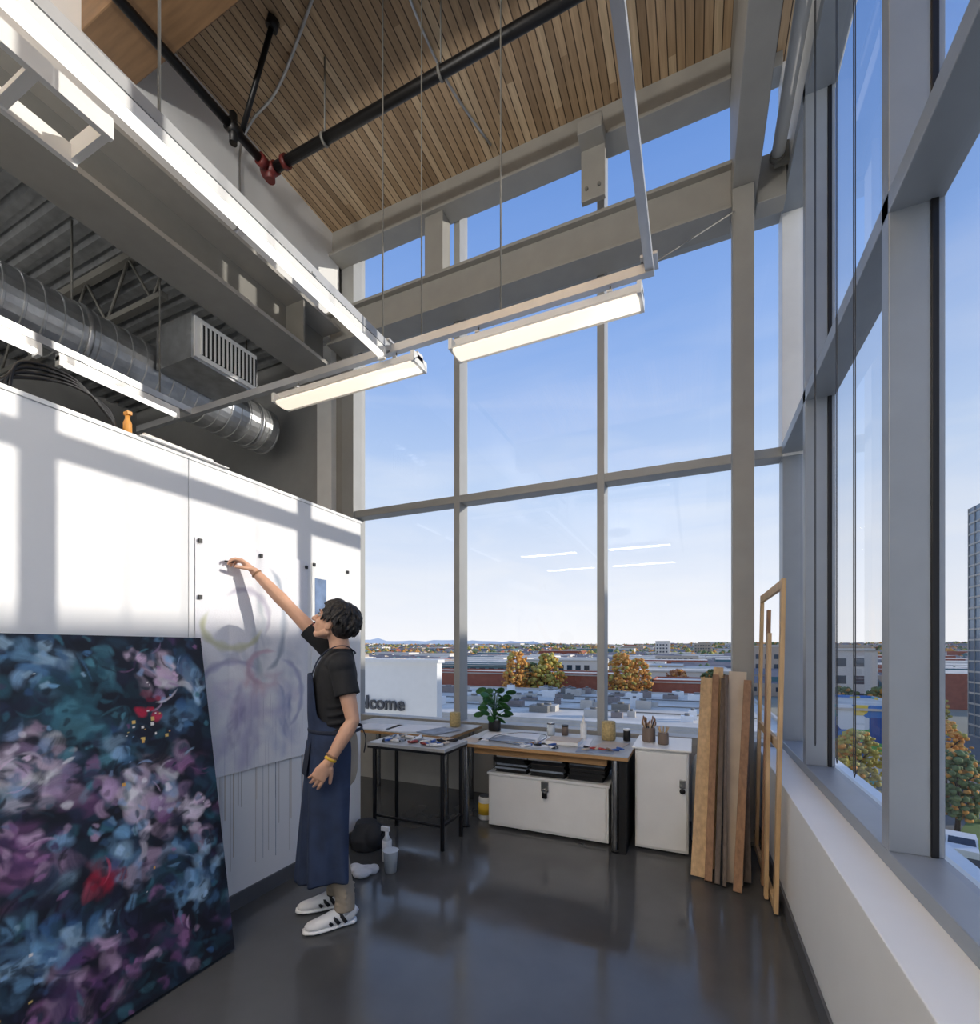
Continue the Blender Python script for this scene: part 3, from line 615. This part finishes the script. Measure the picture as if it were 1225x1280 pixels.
def hand(Wp,d,n,sd,curls,tdir,tcurl=.3):
    d=d.normalized(); n=(n-d*n.dot(d)).normalized(); s_=d.cross(n).normalized()*sd
    sk.loft([Wp-d*.015,Wp+d*.02,Wp+d*.055,Wp+d*.088],[(.024,.019),(.032,.019),(.040,.017),(.037,.013)],'skin',14,ref=s_,rc=True)
    roots=[.030,.0105,-.010,-.029]; lens=[.072,.080,.074,.058]; rr=[.0088,.009,.0086,.0078]
    for k in range(4):
        p=Wp+d*(.083-(.004 if k==3 else 0))+s_*roots[k]; pts=[p-d*.012,p]; ang=0; L=lens[k]
        for seg,fr in enumerate((.46,.30,.24)):
            ang+=curls[k][seg]; dd=d*math.cos(ang)+n*math.sin(ang)+s_*(.06*(1.5-k)); dd.normalize(); p=p+dd*(L*fr); pts.append(p)
        sk.loft(pts,[rr[k]*1.08,rr[k]*1.08,rr[k],rr[k]*.93,rr[k]*.82],'skin',10,ref=s_,rc=True)
    p=Wp+d*.022+s_*.026; t=(d*tdir[0]+s_*tdir[1]+n*tdir[2]).normalized(); pts=[p,p+t*.032]; t2=(t+d*tcurl+n*.15).normalized(); pts+=[pts[-1]+t2*.028,pts[-1]+t2*.052]
    sk.loft(pts,[.015,.012,.0105,.009],'skin',10,rc=True)
    return s_,d,n
dR=V((-.045,-.07,.07)).normalized()
hR=hand(RW,dR,V((-.3,-.3,-.9)),1,[(.45,.6,.4),(.55,.7,.4),(.65,.8,.5),(.7,.8,.5)],(.8,.5,.7))
hL=hand(LW,P(.13,.245,.80)-LW,-Lv,1,[(.2,.35,.25),(.28,.4,.3),(.35,.45,.3),(.4,.5,.35)],(.75,.6,.25))
sk.done(remesh=.0036,smooth=2,parent=man)
b=B('charcoal_stick'); q=RW+hR[1]*.115+hR[2]*.045+hR[0]*.015; b.cyl(q+V((.02,.0,0)),V((XP+.012,q.y-.01,q.z+.01)),.005,'black',seg=8); b.done(parent=man)
b=B('lips'); b.ell(Hp(.099,0,-.052),(.006,.021,.0045),'lip',HB); b.ell(Hp(.097,0,-.061),(.007,.018,.005),'lip',HB); b.done(parent=man)
for sg in (-1,1):
    b=B('eye'); b.ell(Hp(.080,sg*.031,.012),(.010,.013,.0085),'eye',HB); b.ell(Hp(.0875,sg*.031,.013),(.0045,.0055,.0058),'iris',HB)
    b.loft(curve([Hp(.082,sg*.018,.017),Hp(.089,sg*.031,.022),Hp(.078,sg*.046,.016)],4),.0022,'hair',6); b.done(parent=man)
    b=B('eyebrow'); b.loft(curve([Hp(.092,sg*.014,.036),Hp(.091,sg*.032,.042),Hp(.078,sg*.050,.036)],4),[.003]*4+[.0035]*4+[.002],'hair',6); b.done(parent=man)
b=B('hair'); b.ell(Hp(-.035,0,.045),(.098,.086,.086),'hair',HB); b.ell(Hp(-.06,0,.0),(.066,.076,.075),'hair',HB); b.ell(Hp(.02,0,.085),(.065,.066,.038),'hair',HB)
random.seed(11)
def onh(th,ph,k=1.0):
    return Hp(-.028+.108*k*math.sin(th)*math.cos(ph),.089*k*math.sin(th)*math.sin(ph),.035+.096*k*math.cos(th))
for i in range(280):
    ph=random.uniform(-math.pi,math.pi); ap=abs(ph)
    th1=1.15 if ap<.7 else (1.5 if ap<1.2 else (1.95 if ap<1.9 else 2.3))
    a=random.uniform(.05,th1*.75); e=min(th1,a+random.uniform(.5,.9)); tw=random.uniform(-.4,.4)
    pts=[onh(a,ph,.95),onh(a+(e-a)*.5,ph+tw*.5,1.05+random.uniform(0,.06)),onh(e,ph+tw,1.03+random.uniform(0,.18))]
    b.loft(curve(pts,3),[.009,.009,.009,.008,.007,.005,.002],'hair',7)
b.done(remesh=.003,smooth=0,parent=man)
b=B('tshirt'); sec=[(.93,.0,.165,.118),(1.05,.005,.158,.112),(1.18,.008,.168,.116),(1.30,.005,.18,.122),(1.38,-.005,.182,.114),(1.43,-.015,.158,.096),(1.475,-.025,.090,.075),(1.505,-.026,.070,.066)]
b.loft([P(f,0,z) for z,f,w,d in sec],[(w,d) for z,f,w,d in sec],'tee',28,ref=Lv)
for S0,E in ((RS,RE),(LS,LE)):
    inn=P(-.01,(-.09 if S0 is RS else .09),1.41)
    b.ell(S0.lerp(E,.04),.068,'tee')
    b.loft([inn,S0.lerp(E,-.02),S0.lerp(E,.25),S0.lerp(E,.56)],[.078,.068,.063,.066],'tee',20)
for k in range(7):
    z=1.12+.045*k; b.loft(curve([P(-.10,.05,z),P(-.085,.12,z-.02),P(-.03,.165,z-.05),P(.04,.16,z-.06)],4),.010,'tee',8,rc=True)
b.done(remesh=.006,smooth=4,parent=man)
b=B('trousers')
b.loft([P(0,0,1.0),P(0,0,.9),P(0,0,.82)],[(.163,.118),(.172,.125),(.165,.12)],'khaki',24,ref=Lv,rc=True)
for sg,fo in ((1,0.0),(-1,.035)):
    b.loft([P(0,sg*.085,.86),P(.02,sg*.09,.68),P(.02+fo*.5,sg*.095,.5),P(-.015+fo,sg*.10,.3),P(-.045+fo,sg*.10,.15),P(-.042+fo,sg*.10,.085)],[.092,.082,.068,.060,.052,.056],'khaki',20)
    for k in range(4): b.loft([P(-.09+fo,sg*.10-.02,.12+.03*k),P(-.045+fo,sg*.10+.052,.11+.03*k),P(.0+fo,sg*.10+.03,.13+.03*k)],.010,'khaki',8,rc=True)
b.done(remesh=.006,smooth=4,parent=man)
b=B('apron'); zs=[1.37,1.32,1.25,1.18,1.12,1.07,1.0,.92,.84,.74,.64,.54,.44,.34,.25]
n=60; vs=[];fs=[]
for i,z in enumerate(zs):
    if z>1.1: A_=math.radians(34+ (1.37-z)*60); rf=.142; rl=.19; cf=.005
    elif z>1.03: A_=math.radians(112); rf=.14; rl=.178; cf=.0
    else:
        k=(1.03-z)/.78; A_=math.radians(122-8*k); rf=.145+.035*k; rl=.182+.02*k; cf=.0+.02*k
    for j in range(n+1):
        th_=-A_+2*A_*j/n; kk=max(0,(1.03-z)/.78); pl=.015*kk*math.sin(th_*7+z*3)+.009*math.sin(th_*13+1+z*5)*kk
        vs.append(P(cf+(rf+pl)*math.cos(th_),(rl+pl)*math.sin(th_),z-(0 if z>.3 else .02*math.cos(th_*2))))
for i in range(len(zs)-1):
    for j in range(n):
        k=i*(n+1)+j; fs.append((k,k+1,k+n+2,k+n+1))
b.poly(vs,fs,'apron',True); b.done(solid=.004,sub=1,parent=man)
b=B('apron_straps')
for sg in (-1,1): b.loft(curve([P(.125,sg*.10,1.36),P(.088,sg*.09,1.45),P(.02,sg*.085,1.51),P(-.05,sg*.07,1.52),P(-.10,sg*.02,1.49),P(-.105,0,1.48)],4),[(.010,.003)]*21,'strap',8,ref=Lv)
b.loft([P(.145*math.cos(a),.183*math.sin(a),1.06) for a in [2*math.pi*k/32 for k in range(33)]],[(.010,.003)]*33,'strap',8,ref=U)
b.loft(curve([P(-.14,.02,1.06),P(-.160,.05,1.0),P(-.15,.05,.92)],4),[(.008,.003)]*9,'strap',6,ref=Lv)
b.poly([P(.152,-.02,1.0),P(.13,.1,1.0),P(.155,.105,.82),P(.178,-.02,.82)],[(0,1,2,3)],'strap')
b.done(parent=man,fixn=False)
def shoe(f0,l0,tw):
    ca,sa=math.cos(tw),math.sin(tw)
    def Q(f,l,z): return P(f0+f*ca-l*sa,l0+f*sa+l*ca,z)
    b=B('sole'); b.loft([Q(-.105,0,.014),Q(-.09,0,.014),Q(-.03,0,.014),Q(.06,.004,.014),Q(.12,.004,.014),Q(.158,0,.016),Q(.172,0,.018)],[(.018,.012),(.034,.0135),(.036,.0135),(.045,.0135),(.045,.0135),(.034,.013),(.018,.010)],'shoe',18,ref=Lv); b.done(parent=man)
    b=B('sneaker'); b.loft([Q(-.098,0,.045),Q(-.088,0,.055),Q(-.05,0,.058),Q(0,0,.055),Q(.05,.003,.046),Q(.10,.004,.039),Q(.140,0,.034),Q(.160,0,.030)],[(.018,.03),(.032,.042),(.036,.046),(.037,.044),(.041,.034),(.042,.027),(.036,.021),(.016,.012)],'shoe',20,ref=Lv)
    for k in range(3):
        for sg in (-1,1):
            a=-.035+.036*k; b.loft([Q(a-.010,sg*.040,.032),Q(a+.002,sg*.040,.050-.002*k),Q(a+.012,sg*.0355,.066-.005*k),Q(a+.020,sg*.026,.082-.008*k)],[(.0095,.0055)]*4,'stripe',6,ref=F)
    for k in range(5):
        a=.02+.02*k; z=.090-.008*k-.0006*k*k; b.loft([Q(a,-.02,z-.006),Q(a,0,z),Q(a,.02,z-.006)],.003,'whiteplast',6)
    b.ell(Q(-.03,0,.085),(.045,.036,.018),'stripe',(F,Lv,U)); b.ell(Q(-.096,0,.07),(.010,.020,.020),'stripe',(F,Lv,U)); b.done(parent=man)
    b=B('sock'); b.cyl(Q(-.045,0,.06),Q(-.045,0,.13),.036,'shoe'); b.done(parent=man)
shoe(.0,.105,.1); shoe(.04,-.10,-.06)
def ring(name,c,ax,r,rr,m):
    ax=ax.normalized(); a=ax.orthogonal().normalized(); c2=ax.cross(a)
    b=B(name); b.loft([c+a*(r*math.cos(t))+c2*(r*math.sin(t)) for t in [2*math.pi*k/24 for k in range(25)]],[(rr*1.8,rr)]*25,m,8,ref=ax); b.done(parent=man)
ring('yellow_wristband',LW.lerp(LE,.08),LE-LW,.028,.004,'yellow'); ring('dark_bracelet',LW.lerp(LE,.15),LE-LW,.030,.003,'wood2'); ring('bracelet',RW.lerp(RE,.06),RE-RW,.028,.003,'wood2')

# ------------------------------------------------------------- outside world
def bearing(deg,r): a=math.radians(deg); return r*math.sin(a),r*math.cos(a)
def th(x,y):
    r=math.hypot(x,y)
    if r<220: return -14
    t=min(1,(r-220)/1300); return -14+24*t*t*(3-2*t)+mnoise.noise(V((x*.004,y*.004,0)))*6*t
b=B('ground_terrain'); vs=[];fs=[]
rs=[8,20,40,70,110,160,220,300,400,520,680,860,1100,1400,1800,2400,3500]; na=60
for r in rs:
    for k in range(na+1):
        x,y=bearing(-70+150*k/na,r); vs.append((x,y,th(x,y)-.05))
for i in range(len(rs)-1):
    for k in range(na):
        q=i*(na+1)+k; fs.append((q,q+1,q+na+2,q+na+1))
tm=mat('suburb_ground',c8(150,144,124),.95,var=.35,scale=.02); M['terr']=tm
b.poly(vs,fs,'terr',True); b.done()
def ico(sub):
    bm=bmesh.new(); bmesh.ops.create_icosphere(bm,subdivisions=sub,radius=1); v=[x.co.copy() for x in bm.verts]; f=[[q.index for q in x.verts] for x in bm.faces]; bm.free(); return v,f
IV,IF=ico(1)
def scatter(name,items):
    vs=[];fs=[];mi=[];ml=[]
    for v,f,m in items:
        if m not in ml: ml.append(m)
        o=len(vs); vs+=v; fs+=[[q+o for q in a] for a in f]; mi+=[ml.index(m)]*len(f)
    me=bpy.data.meshes.new(name); me.from_pydata([tuple(v) for v in vs],[],fs)
    for m in ml: me.materials.append(M[m])
    me.polygons.foreach_set('material_index',mi); me.update()
    ob=bpy.data.objects.new(name,me); S.collection.objects.link(ob); return ob
random.seed(3)
it=[]
bl=[(-80,10,96,114),(-92,-42,124,142),(-16,14,130,152),(-62,-28,158,182)]
for i in range(7400):
    r=random.choice([random.uniform(112,240),random.uniform(112,240),random.uniform(195,420),random.uniform(300,1500),random.uniform(600,1500)]) if i%3 else random.uniform(300,1500)
    bd=random.uniform(-42,28); x,y=bearing(bd,r)
    if r<200 and (bd>4 or y<114 or any(a-4<x<b2+4 and c-4<y<d2+4 for a,b2,c,d2 in bl)): continue
    s=random.uniform(1.8,3.6)*(1 if r<500 else 1.3); z=th(x,y)
    for q in range(3 if r<300 else 2):
        ox,oy=random.uniform(-s,s)*.7,random.uniform(-s,s)*.7; ss=s*random.uniform(.6,1)
        it.append(([V((x+ox+v.x*ss,y+oy+v.y*ss,z+s*(.9+.3*q)+v.z*ss*random.uniform(.9,1.35))) for v in IV],IF,random.choice(['tor','tgr','tor','tye','trd','tgr','tgr'])))
scatter('distant_autumn_trees',it)
it=[]
for i in range(2800):
    r=random.choice([random.uniform(185,500),random.uniform(185,1500)]); x,y=bearing(random.uniform(-42,28),r); w=random.uniform(4,8);d=random.uniform(4,8);h=random.uniform(4,7);z=th(x,y)
    big=random.random()<.10
    if big: w*=3.5;d*=2;h*=1.4
    v=[V((x-w,y-d,z)),V((x+w,y-d,z)),V((x+w,y+d,z)),V((x-w,y+d,z)),V((x-w,y-d,z+h)),V((x+w,y-d,z+h)),V((x+w,y+d,z+h)),V((x-w,y+d,z+h)),V((x-w,y,z+h+(.2 if big else 2))),V((x+w,y,z+h+(.2 if big else 2)))]
    m=random.choice(['hs1','hs1','hs1','hs2','brick','tealb'])
    it.append((v,[(0,1,5,4),(1,2,6,5),(2,3,7,6),(3,0,4,7),(4,7,8),(5,9,6)],m)); it.append((v,[(4,5,9,8),(6,7,8,9)],'roofw' if big else 'hs3'))
    if w<9:
        for k in (-.5,.5): it.append(([V((x+k*w-.6,y-d-.05,z+1.5)),V((x+k*w+.6,y-d-.05,z+1.5)),V((x+k*w+.6,y-d-.05,z+3)),V((x+k*w-.6,y-d-.05,z+3))],[(0,1,2,3)],'darkwin'))
scatter('distant_houses',it)
def building(name,x0,x1,y0,y1,z1,m,z0=-14,roof='roofw',win=True,fl=3.6,par=.6):
    b=B(name); b.box(x0,x1,y0,y1,z0,z1,m); b.box(x0-.2,x1+.2,y0-.2,y1+.2,z1,z1+.25,'conc'); b.box(x0+.3,x1-.3,y0+.3,y1-.3,z1+.25,z1+.3,roof)
    for a in ((x0,x1,y0,y0+.3),(x0,x1,y1-.3,y1),(x0,x0+.3,y0,y1),(x1-.3,x1,y0,y1)): b.box(*a,z1+.25,z1+par,m)
    if win:
        z=z0+1.2
        while z+2<z1:
            x=x0+1
            while x+2<x1: b.box(x,x+1.8,y0-.05,y0,z,z+1.7,'darkwin'); x+=3
            y=y0+1
            while y+2<y1: b.box(x0-.05,x0,y,y+1.8,z,z+1.7,'darkwin'); y+=3
            z+=fl
    return b
wh=building('warehouse_building',-75,8,46,82,-6.2,'conc').done()
b=B('rooftop_hvac_units')
for i in range(90):
    x=random.uniform(-60,6); y=random.uniform(50,79); w=random.uniform(.4,1.3); h=random.uniform(.4,1.1); zr=-5.9
    b.box(x-w,x+w,y-w*.7,y+w*.7,zr,zr+h,random.choice(['conc','hs3','steeld','white'])); b.cyl((x,y,zr+h),(x,y,zr+h+.25),w*.4,'steeld',seg=10)
for y in (56,63,71): b.cyl((-60,y,-5.75),(6,y,-5.75),.08,'steeld',seg=6)
b.done(parent=wh)
building('brick_warehouse',-78,-14,100,112,-4.2,'brick').done(); building('brick_warehouse',-8,8,100,112,-5.2,'brick').done()
building('teal_warehouse',-90,-44,126,140,-3.4,'tealb').done(); building('white_warehouse',-14,12,132,150,-4.5,'hs1').done(); building('white_warehouse',-60,-30,160,180,-2.5,'hs1').done()
x,y=bearing(-3.4,520); building('apartment_block',x-7,x+7,y,y+14,10,'hs1',z0=-10).done(); x,y=bearing(1.0,650); building('apartment_block',x-12,x+8,y,y+14,9,'hs2',z0=-10).done()
x,y=bearing(-1.5,300); building('apartment_block',x-14,x+10,y,y+14,-3,'hs2',z0=-14).done()
b=B('welcome_sign_wall'); b.box(-14,-5.85,10,10.25,-14,1.17,'whiteplast'); b.box(-14.1,-5.8,9.95,10.3,1.17,1.25,'white'); sw=b.done()
cu=bpy.data.curves.new('welcome_lettering','FONT'); cu.body='Welcome'; cu.size=.50; cu.extrude=.02; cu.offset=.010; cu.align_x='RIGHT'; cu.materials.append(M['letter'])
to=bpy.data.objects.new('welcome_lettering',cu); to.location=(-6.78,9.96,-.06); to.rotation_euler=(math.radians(90),0,0); S.collection.objects.link(to); to.parent=sw
b=building('lower_roof_annex',-12,5,10.35,24,-3.2,'whiteplast',win=False,par=.5); b.done()
def tree(x,y,z,h,w,m,seed):
    random.seed(seed); b=B('autumn_tree'); b.loft([(x,y,z),(x+.1,y,z+h*.3),(x,y,z+h*.7)],[h*.03,h*.022,h*.01],'trunk',8)
    for i in range(6):
        a=i*1.05; b.cyl((x,y,z+h*(.3+.05*i)),(x+math.cos(a)*w*.3,y+math.sin(a)*w*.3,z+h*(.5+.05*i)),h*.008,'trunk',seg=5)
    for i in range(460):
        t=random.uniform(0,1); a=random.uniform(0,6.28); rr=w*.5*math.sqrt(max(0,1-(2*t-.9)**2/1.3))*(.8+.2*math.sin(a*3+seed))*math.sqrt(random.uniform(.15,1))
        s=w*random.uniform(.03,.065); b.ell((x+math.cos(a)*rr,y+math.sin(a)*rr,z+h*(.2+.77*t)),(s,s,s*random.uniform(.6,1.1)),random.choice([m,m,m,m,'tye' if m=='tor' else 'tor']),sub=1)
    b.done()
for i,(bd,r,h,w,m) in enumerate([(-20.6,94,15.5,7.5,'tor'),(-16.8,96,15,9,'tye'),(-18.6,99,13,6,'tgr'),(-8.0,96,15,8,'tor'),(-6.0,98,14,7,'tor'),(-1.8,119,11,8,'trd'),(2,122,11,8,'tgr'),(-12,125,9,8,'trd'),(14.3,56,8,5,'tye'),(13.4,90,10,6,'tgr'),(16.5,90,10,8,'tgr'),(20.6,70,8,5,'tor'),(19.5,96,10,7,'tye'),(21.4,56,7,5,'tgr')]):
    x,y=bearing(bd,r); tree(x,y,-14,h,w,m,i)
b=B('street'); b.poly([(9,26,-13.95),(22,26,-13.95),(47,112,-13.95),(35,112,-13.95)],[(0,1,2,3)],'asph')
b.poly([(15.2,26,-13.92),(15.4,26,-13.92),(41.2,112,-13.92),(41,112,-13.92)],[(0,1,2,3)],'yellow'); b.done()
b=B('grass_verge'); b.poly([(22,26,-13.93),(25,26,-13.93),(44,84,-13.93),(41,84,-13.93)],[(0,1,2,3)],'grass'); b.poly([(6.5,26,-13.93),(9,26,-13.93),(30,64,-13.93),(27,64,-13.93)],[(0,1,2,3)],'grass'); b.done()
def car(x,y,ang,m):
    b=B('parked_car'); R=Matrix.Rotation(ang,3,'Z')
    def T(a,c,z): v=R@V((a,c,0)); return (x+v.x,y+v.y,-13.9+z)
    prof=[(-2.1,.35),(-2.1,.9),(-1.3,1.0),(-.8,1.45),(.6,1.45),(1.2,1.0),(2.1,.85),(2.15,.35)]
    vs=[T(a,-.85,z) for a,z in prof]+[T(a,.85,z) for a,z in prof]; n=8
    b.poly(vs,[tuple(range(n)),tuple(range(2*n-1,n-1,-1))]+[(i,(i+1)%n,n+(i+1)%n,n+i) for i in range(n)],m)
    for a in (-1.3,1.35):
        for c in (-.87,.87): b.cyl(T(a,c-.1,.33),T(a,c+.1,.33),.33,'black',seg=12)
    for c in (-.86,.86): b.poly([T(-1.15,c,1.03),T(-.75,c,1.38),T(.55,c,1.38),T(1.05,c,1.03)],[(0,1,2,3)],'darkwin')
    b.poly([T(-1.26,-.75,1.05),T(-1.26,.75,1.05),T(-.84,.7,1.44),T(-.84,-.7,1.44)],[(0,1,2,3)],'darkwin')
    b.done(fixn=False)
for bd,r,a,m in ((21.6,50,1.25,'white'),(22.6,62,1.25,'paintb'),(21.9,68,1.25,'steeld'),(22.4,44,1.25,'black'),(21.8,82,1.25,'paintr'),(20.8,40,1.25,'white'),(14.6,50,.3,'white'),(15.9,52,.3,'black')):
    x,y=bearing(bd,r); car(x,y,a,M[m])
def muralmat():
    m=bpy.data.materials.new('mural_blocks'); m.use_nodes=True; nt=m.node_tree; N=nt.nodes
    tc=N.new('ShaderNodeTexCoord'); v=N.new('ShaderNodeTexVoronoi'); v.distance='CHEBYCHEV'; v.inputs['Scale'].default_value=.7; v.inputs['Randomness'].default_value=.4
    nt.links.new(tc.outputs['Object'],v.inputs['Vector']); sc=N.new('ShaderNodeSeparateColor'); nt.links.new(v.outputs['Color'],sc.inputs[0])
    r=ramp(N,[(0,c8(60,120,190)),(.2,c8(90,190,190)),(.4,c8(220,225,230)),(.55,c8(90,170,90)),(.7,c8(230,200,70)),(.85,c8(40,80,150))],'CONSTANT'); nt.links.new(sc.outputs[0],r.inputs[0]); nt.links.new(r.outputs[0],N['Principled BSDF'].inputs['Base Color']); return m
M['mural']=muralmat()
b=building('mural_building',13,22.5,66,80,-5.5,'mural',win=False); b.done()
building('pale_office_building',20,34,118,128,1.2,'hs1').done(); building('pale_office_building',14,56,200,220,2.5,'hs2').done()
b=B('glass_tower'); tx,ty=45.5,88; b.box(tx,tx+24,ty,ty+24,-14,27,'tower')
z=-14
while z<27: b.box(tx-.12,tx+24,ty-.12,ty,z,z+.3,'frame'); b.box(tx-.12,tx,ty,ty+24,z,z+.3,'frame'); z+=1.9
for k in range(13): b.box(tx+k*2-.08,tx+k*2+.08,ty-.15,ty,-14,27,'frame'); b.box(tx-.15,tx,ty+k*2-.08,ty+k*2+.08,-14,27,'frame')
b.done()
b=building('unseen_sun_blocker',14,30,-14,24,5.15,'hs1'); b.done()  # unseen block added to keep low sun off floor and lower partition
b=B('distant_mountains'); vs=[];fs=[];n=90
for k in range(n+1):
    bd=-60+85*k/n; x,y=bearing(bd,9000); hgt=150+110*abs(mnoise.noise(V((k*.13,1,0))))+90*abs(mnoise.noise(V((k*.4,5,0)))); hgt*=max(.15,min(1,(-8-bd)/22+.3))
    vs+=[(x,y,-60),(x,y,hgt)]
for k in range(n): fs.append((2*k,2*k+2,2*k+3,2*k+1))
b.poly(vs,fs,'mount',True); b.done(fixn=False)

# ------------------------------------------------------------- world, sun, camera
w=bpy.data.worlds.new('World'); S.world=w; w.use_nodes=True; nt=w.node_tree; N=nt.nodes; bg=N['Background']
tc=N.new('ShaderNodeTexCoord'); sp=N.new('ShaderNodeSeparateXYZ'); nt.links.new(tc.outputs['Generated'],sp.inputs[0])
r=ramp(N,[(0,(.5,.52,.56)),(.495,(.75,.78,.84)),(.505,(1.0,1.0,1.02)),(.56,(.86,.91,1.0)),(.66,(.55,.70,.95)),(.77,(.28,.46,.86)),(.88,(.14,.30,.72)),(1,(.08,.20,.58))])
mr=N.new('ShaderNodeMapRange'); mr.inputs[1].default_value=-1; mr.inputs[2].default_value=1; nt.links.new(sp.outputs[2],mr.inputs[0]); nt.links.new(mr.outputs[0],r.inputs[0])
mp=N.new('ShaderNodeMapping'); mp.inputs['Scale'].default_value=(1.6,1.6,8); mp.inputs['Rotation'].default_value=(.12,.1,0); nt.links.new(tc.outputs['Generated'],mp.inputs[0])
cn=N.new('ShaderNodeTexNoise'); cn.inputs['Scale'].default_value=1.7; cn.inputs['Detail'].default_value=8; cn.inputs['Distortion'].default_value=.6; nt.links.new(mp.outputs[0],cn.inputs['Vector'])
cr=ramp(N,[(.44,(0,0,0)),(.72,(.55,.55,.55))]); nt.links.new(cn.outputs['Fac'],cr.inputs[0])
hz=N.new('ShaderNodeMapRange'); hz.inputs[1].default_value=.62; hz.inputs[2].default_value=.0; nt.links.new(sp.outputs[2],hz.inputs[0])
cf=mth(nt,'MULTIPLY',cr.outputs[0],hz.outputs[0]); nt.links.new(mixc(nt,cf,r.outputs[0],(1.0,1.0,1.0,1)),bg.inputs[0])
bg.inputs[1].default_value=1.0
sun=bpy.data.lights.new('sun','SUN'); sun.energy=3.4; sun.angle=math.radians(.53); sun.color=(1,.93,.82)
so=bpy.data.objects.new('sun',sun); S.collection.objects.link(so)
d=V((-1,-.38,-.25)); so.rotation_euler=d.to_track_quat('-Z','Y').to_euler()
cam=bpy.data.cameras.new('camera'); co=bpy.data.objects.new('camera',cam); S.collection.objects.link(co); S.camera=co
co.location=(0,0,1.5); co.rotation_euler=(math.radians(90),0,math.radians(23.8))
cam.sensor_fit='HORIZONTAL'; cam.sensor_width=36; cam.lens=36*580/1225; cam.shift_y=172/1225; cam.clip_start=.05; cam.clip_end=20000
S.view_settings.view_transform='Standard'; S.view_settings.look='None'; S.view_settings.exposure=0
